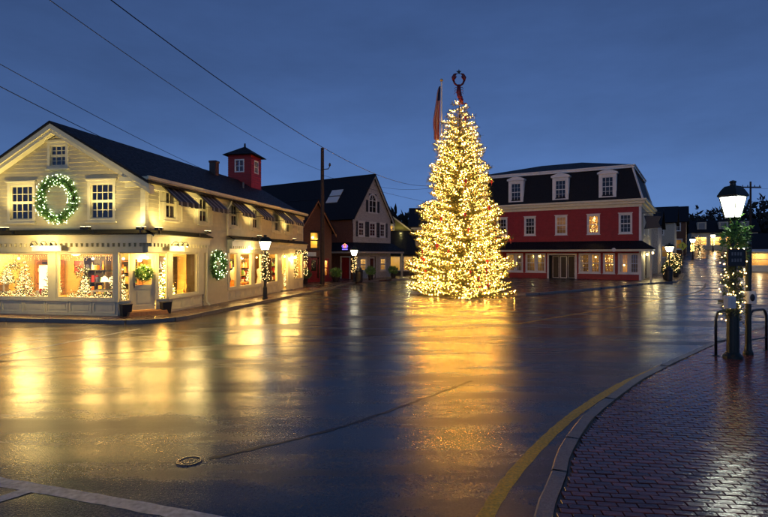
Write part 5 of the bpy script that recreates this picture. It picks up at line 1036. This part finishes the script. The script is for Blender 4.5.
for k, (x, y, h, l) in enumerate(((24.9, 45.9, 1.0, 'lit potted shrub nearest the corner of the red building'), (26.2, 48.0, 1.1, 'lit potted shrub along the side of the red building'), (28.6, 51.0, 1.8, 'lit potted shrub further up the side street'), (30.4, 54.0, 1.9, 'lit potted shrub halfway along the red building side'), (32.0, 57.2, 2.0, 'lit potted shrub past the rear of the red building'), (34.0, 60.0, 2.0, 'lit potted shrub before the dark two storey house'))): shrub((x, y, .11), h, .38, l, 90 + k, 34, 'needles')
street_lamp('street_lamp', (26.9, 49.0, .11), 3.35, 'bright street lamp on the pavement beside the red building', k=1.05, glass='lamp_glass', thick=.9)
lamps = ((35.2, 64, 'street lamp with yellow lit greenery up the side street'), (47.5, 80, 'street lamp across the side street before the far shops'), (62, 98, 'street lamp at the doors of the far lit shops'), (43.6, 62.5, 'street lamp beside the white canopied shop'))
for x, y, l in lamps:
    street_lamp('street_lamp', (x, y, gz(x, y)), 3.5, l, k=1.15, thick=.9); garland([(x + .1 * math.cos(k), y + .1 * math.sin(k), gz(x, y) + 1.2 + k * .05) for k in range(26)], 'lit garland on the ' + l.replace(' with yellow lit greenery', ''), int(x), .14, 70, 200, 'bulb', .03)
t = empty('crossing_sign', (35.9, 62.5, gz(0, 62.5)), R(-30), 'yellow green diamond crossing sign on a post up the side street', 'sign'); mb = MB(); mb.cyl((0, 0, 0), (0, 0, 3.9), .04, n=8); mb.build('post', 'cast_iron', t); mb = MB(); mb.hexa([(0, -.06, 2.75), (.5, -.06, 3.3), (0, -.06, 3.85), (-.5, -.06, 3.3), (0, -.04, 2.75), (.5, -.04, 3.3), (0, -.04, 3.85), (-.5, -.04, 3.3)]); mb.build('plate', 'pedestrian_yellow', t)
mb = MB(); mb.cyl((0, -.063, 3.5), (0, -.066, 3.5), .07, n=10); mb.box(-.05, .05, -.066, -.062, 3.18, 3.42); mb.box(-.12, -.05, -.066, -.062, 3.05, 3.2); mb.box(.04, .1, -.066, -.062, 3.02, 3.2); mb.build('figure_symbol', 'plastic_dark', t)

def far_shop(loc, rz, w, d, h, roof_h, wallm, roofm, label, bays, energy, dorm=0, canopy=False, upper=0):
    t = empty('far_shop', loc, rz, label, 'building'); f = Fr((0, 0, 0), (1, 0, 0), (0, -1, 0)); ws = []
    for k in range(bays): a = .5 + k * (w - .6) / bays; ws.append((a, a + (w - .6) / bays - .4, .6, 2.4))
    up = [(w * (k + .5) / upper - .5, w * (k + .5) / upper + .5, 3.8, 5.2) for k in range(upper)]
    mb = MB(); clap(mb, f, 0, w, -1, h, [op(*q) for q in ws + up], course=.25, lap=.02); mb.poly([(0, 0, -1), (0, d, -1), (0, d, h), (0, 0, h)]); mb.poly([(w, 0, -1), (w, d, -1), (w, d, h), (w, 0, h)]); mb.build('wall', wallm, t)
    mb = MB(); slab(mb, [(-.4, -.5, h), (w + .4, -.5, h), (w + .4, d / 2, h + roof_h), (-.4, d / 2, h + roof_h)], .12); slab(mb, [(-.4, d + .5, h), (w + .4, d + .5, h), (w + .4, d / 2, h + roof_h), (-.4, d / 2, h + roof_h)], .12); mb.poly([(0, 0, h), (0, d, h), (0, d / 2, h + roof_h)]); mb.poly([(w, 0, h), (w, d, h), (w, d / 2, h + roof_h)]); rf = mb.build('roof', roofm, t)
    for q in ws:
        window(t, f, *q, 2, 2, 'white', .12, .05, 'interior', 1.4, 'glass')
        if energy: lamp_light('room_light', t, f((q[0] + q[1]) / 2, 2.0, -.7), energy, (1, .78, .4))
    for q in up: window(t, f, *q, 2, 4, 'white', .12, .05)
    for k in range(dorm):
        c = w * (k + .5) / dorm; m = MB(); m.box(c - .8, c + .8, .5, 2.2, h + .1, h + roof_h * .8); m.build('dormer', 'pale_shingle', rf); m = MB(); m.box(c - .5, c + .5, .44, .499, h + .4, h + roof_h * .72); m.build('dormer_pane', 'glass_dark', rf)
    if canopy:
        m = MB(); slab(m, [(-.2, 0, 2.9), (w + .2, 0, 2.9), (w + .2, -1.6, 2.5), (-.2, -1.6, 2.5)], .08); m.build('canopy', 'white', t); lamp_light('canopy_light', t, f(w / 2, 2.3, .9), energy * 2, (.85, .95, 1.0)); m = MB(); m.ball(f(w / 2, 2.35, .9), .1, 6); m.build('canopy_lamp', 'lamp_glass', t, True)
    return t
far_shop((61.5, 104, gz(0, 104) + .1), R(-25), 11, 7, 3.2, 2.6, 'pale_shingle', 'roof_dark', 'low lit shop row with three roof dormers at the top of the side street', 4, 160, 3)
far_shop((46.0, 67, gz(0, 66)), R(-40), 10, 7, 2.9, 2.0, 'white', 'roof_dark', 'white shop with a lit canopy beyond the near lamp', 3, 90, canopy=True)
def E2W(x, y): return (EO.x + x * math.cos(ER) - y * math.sin(ER), EO.y + x * math.sin(ER) + y * math.cos(ER))
for (x, y, w, h, rh, wm, up, l) in ((-6.8, 19, 7, 5.6, 2.4, 'grey_shingle', 2, 'dark two storey house up the street behind the red building'), (-5.6, 34, 7, 5.6, 2.6, 'pale_shingle', 2, 'pale two storey house further up the side street'), (-5.0, 54, 7.5, 5.4, 3.0, 'brown_shingle', 3, 'brown two storey house near the top of the side street')):
    p = E2W(x, y); far_shop((p[0], p[1], gz(*p)), ER, w, 9, h, rh, wm, 'roof_dark', l, 2, 14, upper=up)
for k, (x, y, h, l) in enumerate(((57.5, 95, 3.2, 'small lit tree before the far shop row'), (66.5, 99, 2.8, 'small lit tree at the end of the far shop row'), (33.2, 60.5, 2.6, 'small lit tree at the kerb of the side street'), (41.8, 75.5, 2.6, 'small lit tree further along the side street kerb'), (47.8, 62.5, 2.6, 'small lit tree before the white canopied shop'))):
    t = empty('lit_street_tree', (x, y, gz(x, y)), 0, l, 'tree'); conifer(t, h, h * .26, 50, .2, .2, .05, 2, .42, .022, 120 + k, 'needles', 'bulb_small', .1, .9, .06)
# far wooded rise
rng = np.random.default_rng(3); P = []; Dd = []
for (cx, cy, wx, wy, zz, hh, n) in ((85, 140, 75, 16, 5.5, 10, 4200), (130, 120, 45, 15, 5, 11, 2600), (8, 86, 14, 4, 1.5, 9.5, 900), (-40, 110, 40, 10, 3, 8, 800)):
    x = rng.uniform(cx - wx, cx + wx, n); y = rng.uniform(cy - wy, cy + wy, n); top = hh * (.62 + .20 * np.sin(x * .23) + .12 * np.sin(x * .71 + 1) + .1 * np.sin(x * 1.9)); z = zz + top * rng.random(n) ** .7; P += list(zip(x, y, z)); Dd += [(0, 0, .6)] * n
wd = link('woods', needle_mesh('woods', P, Dd, 5, 1.5, .55, 3, 'far_leaf')); tag(wd, 'dark distant trees on the rise behind the street', 'woods', kind='stuff')
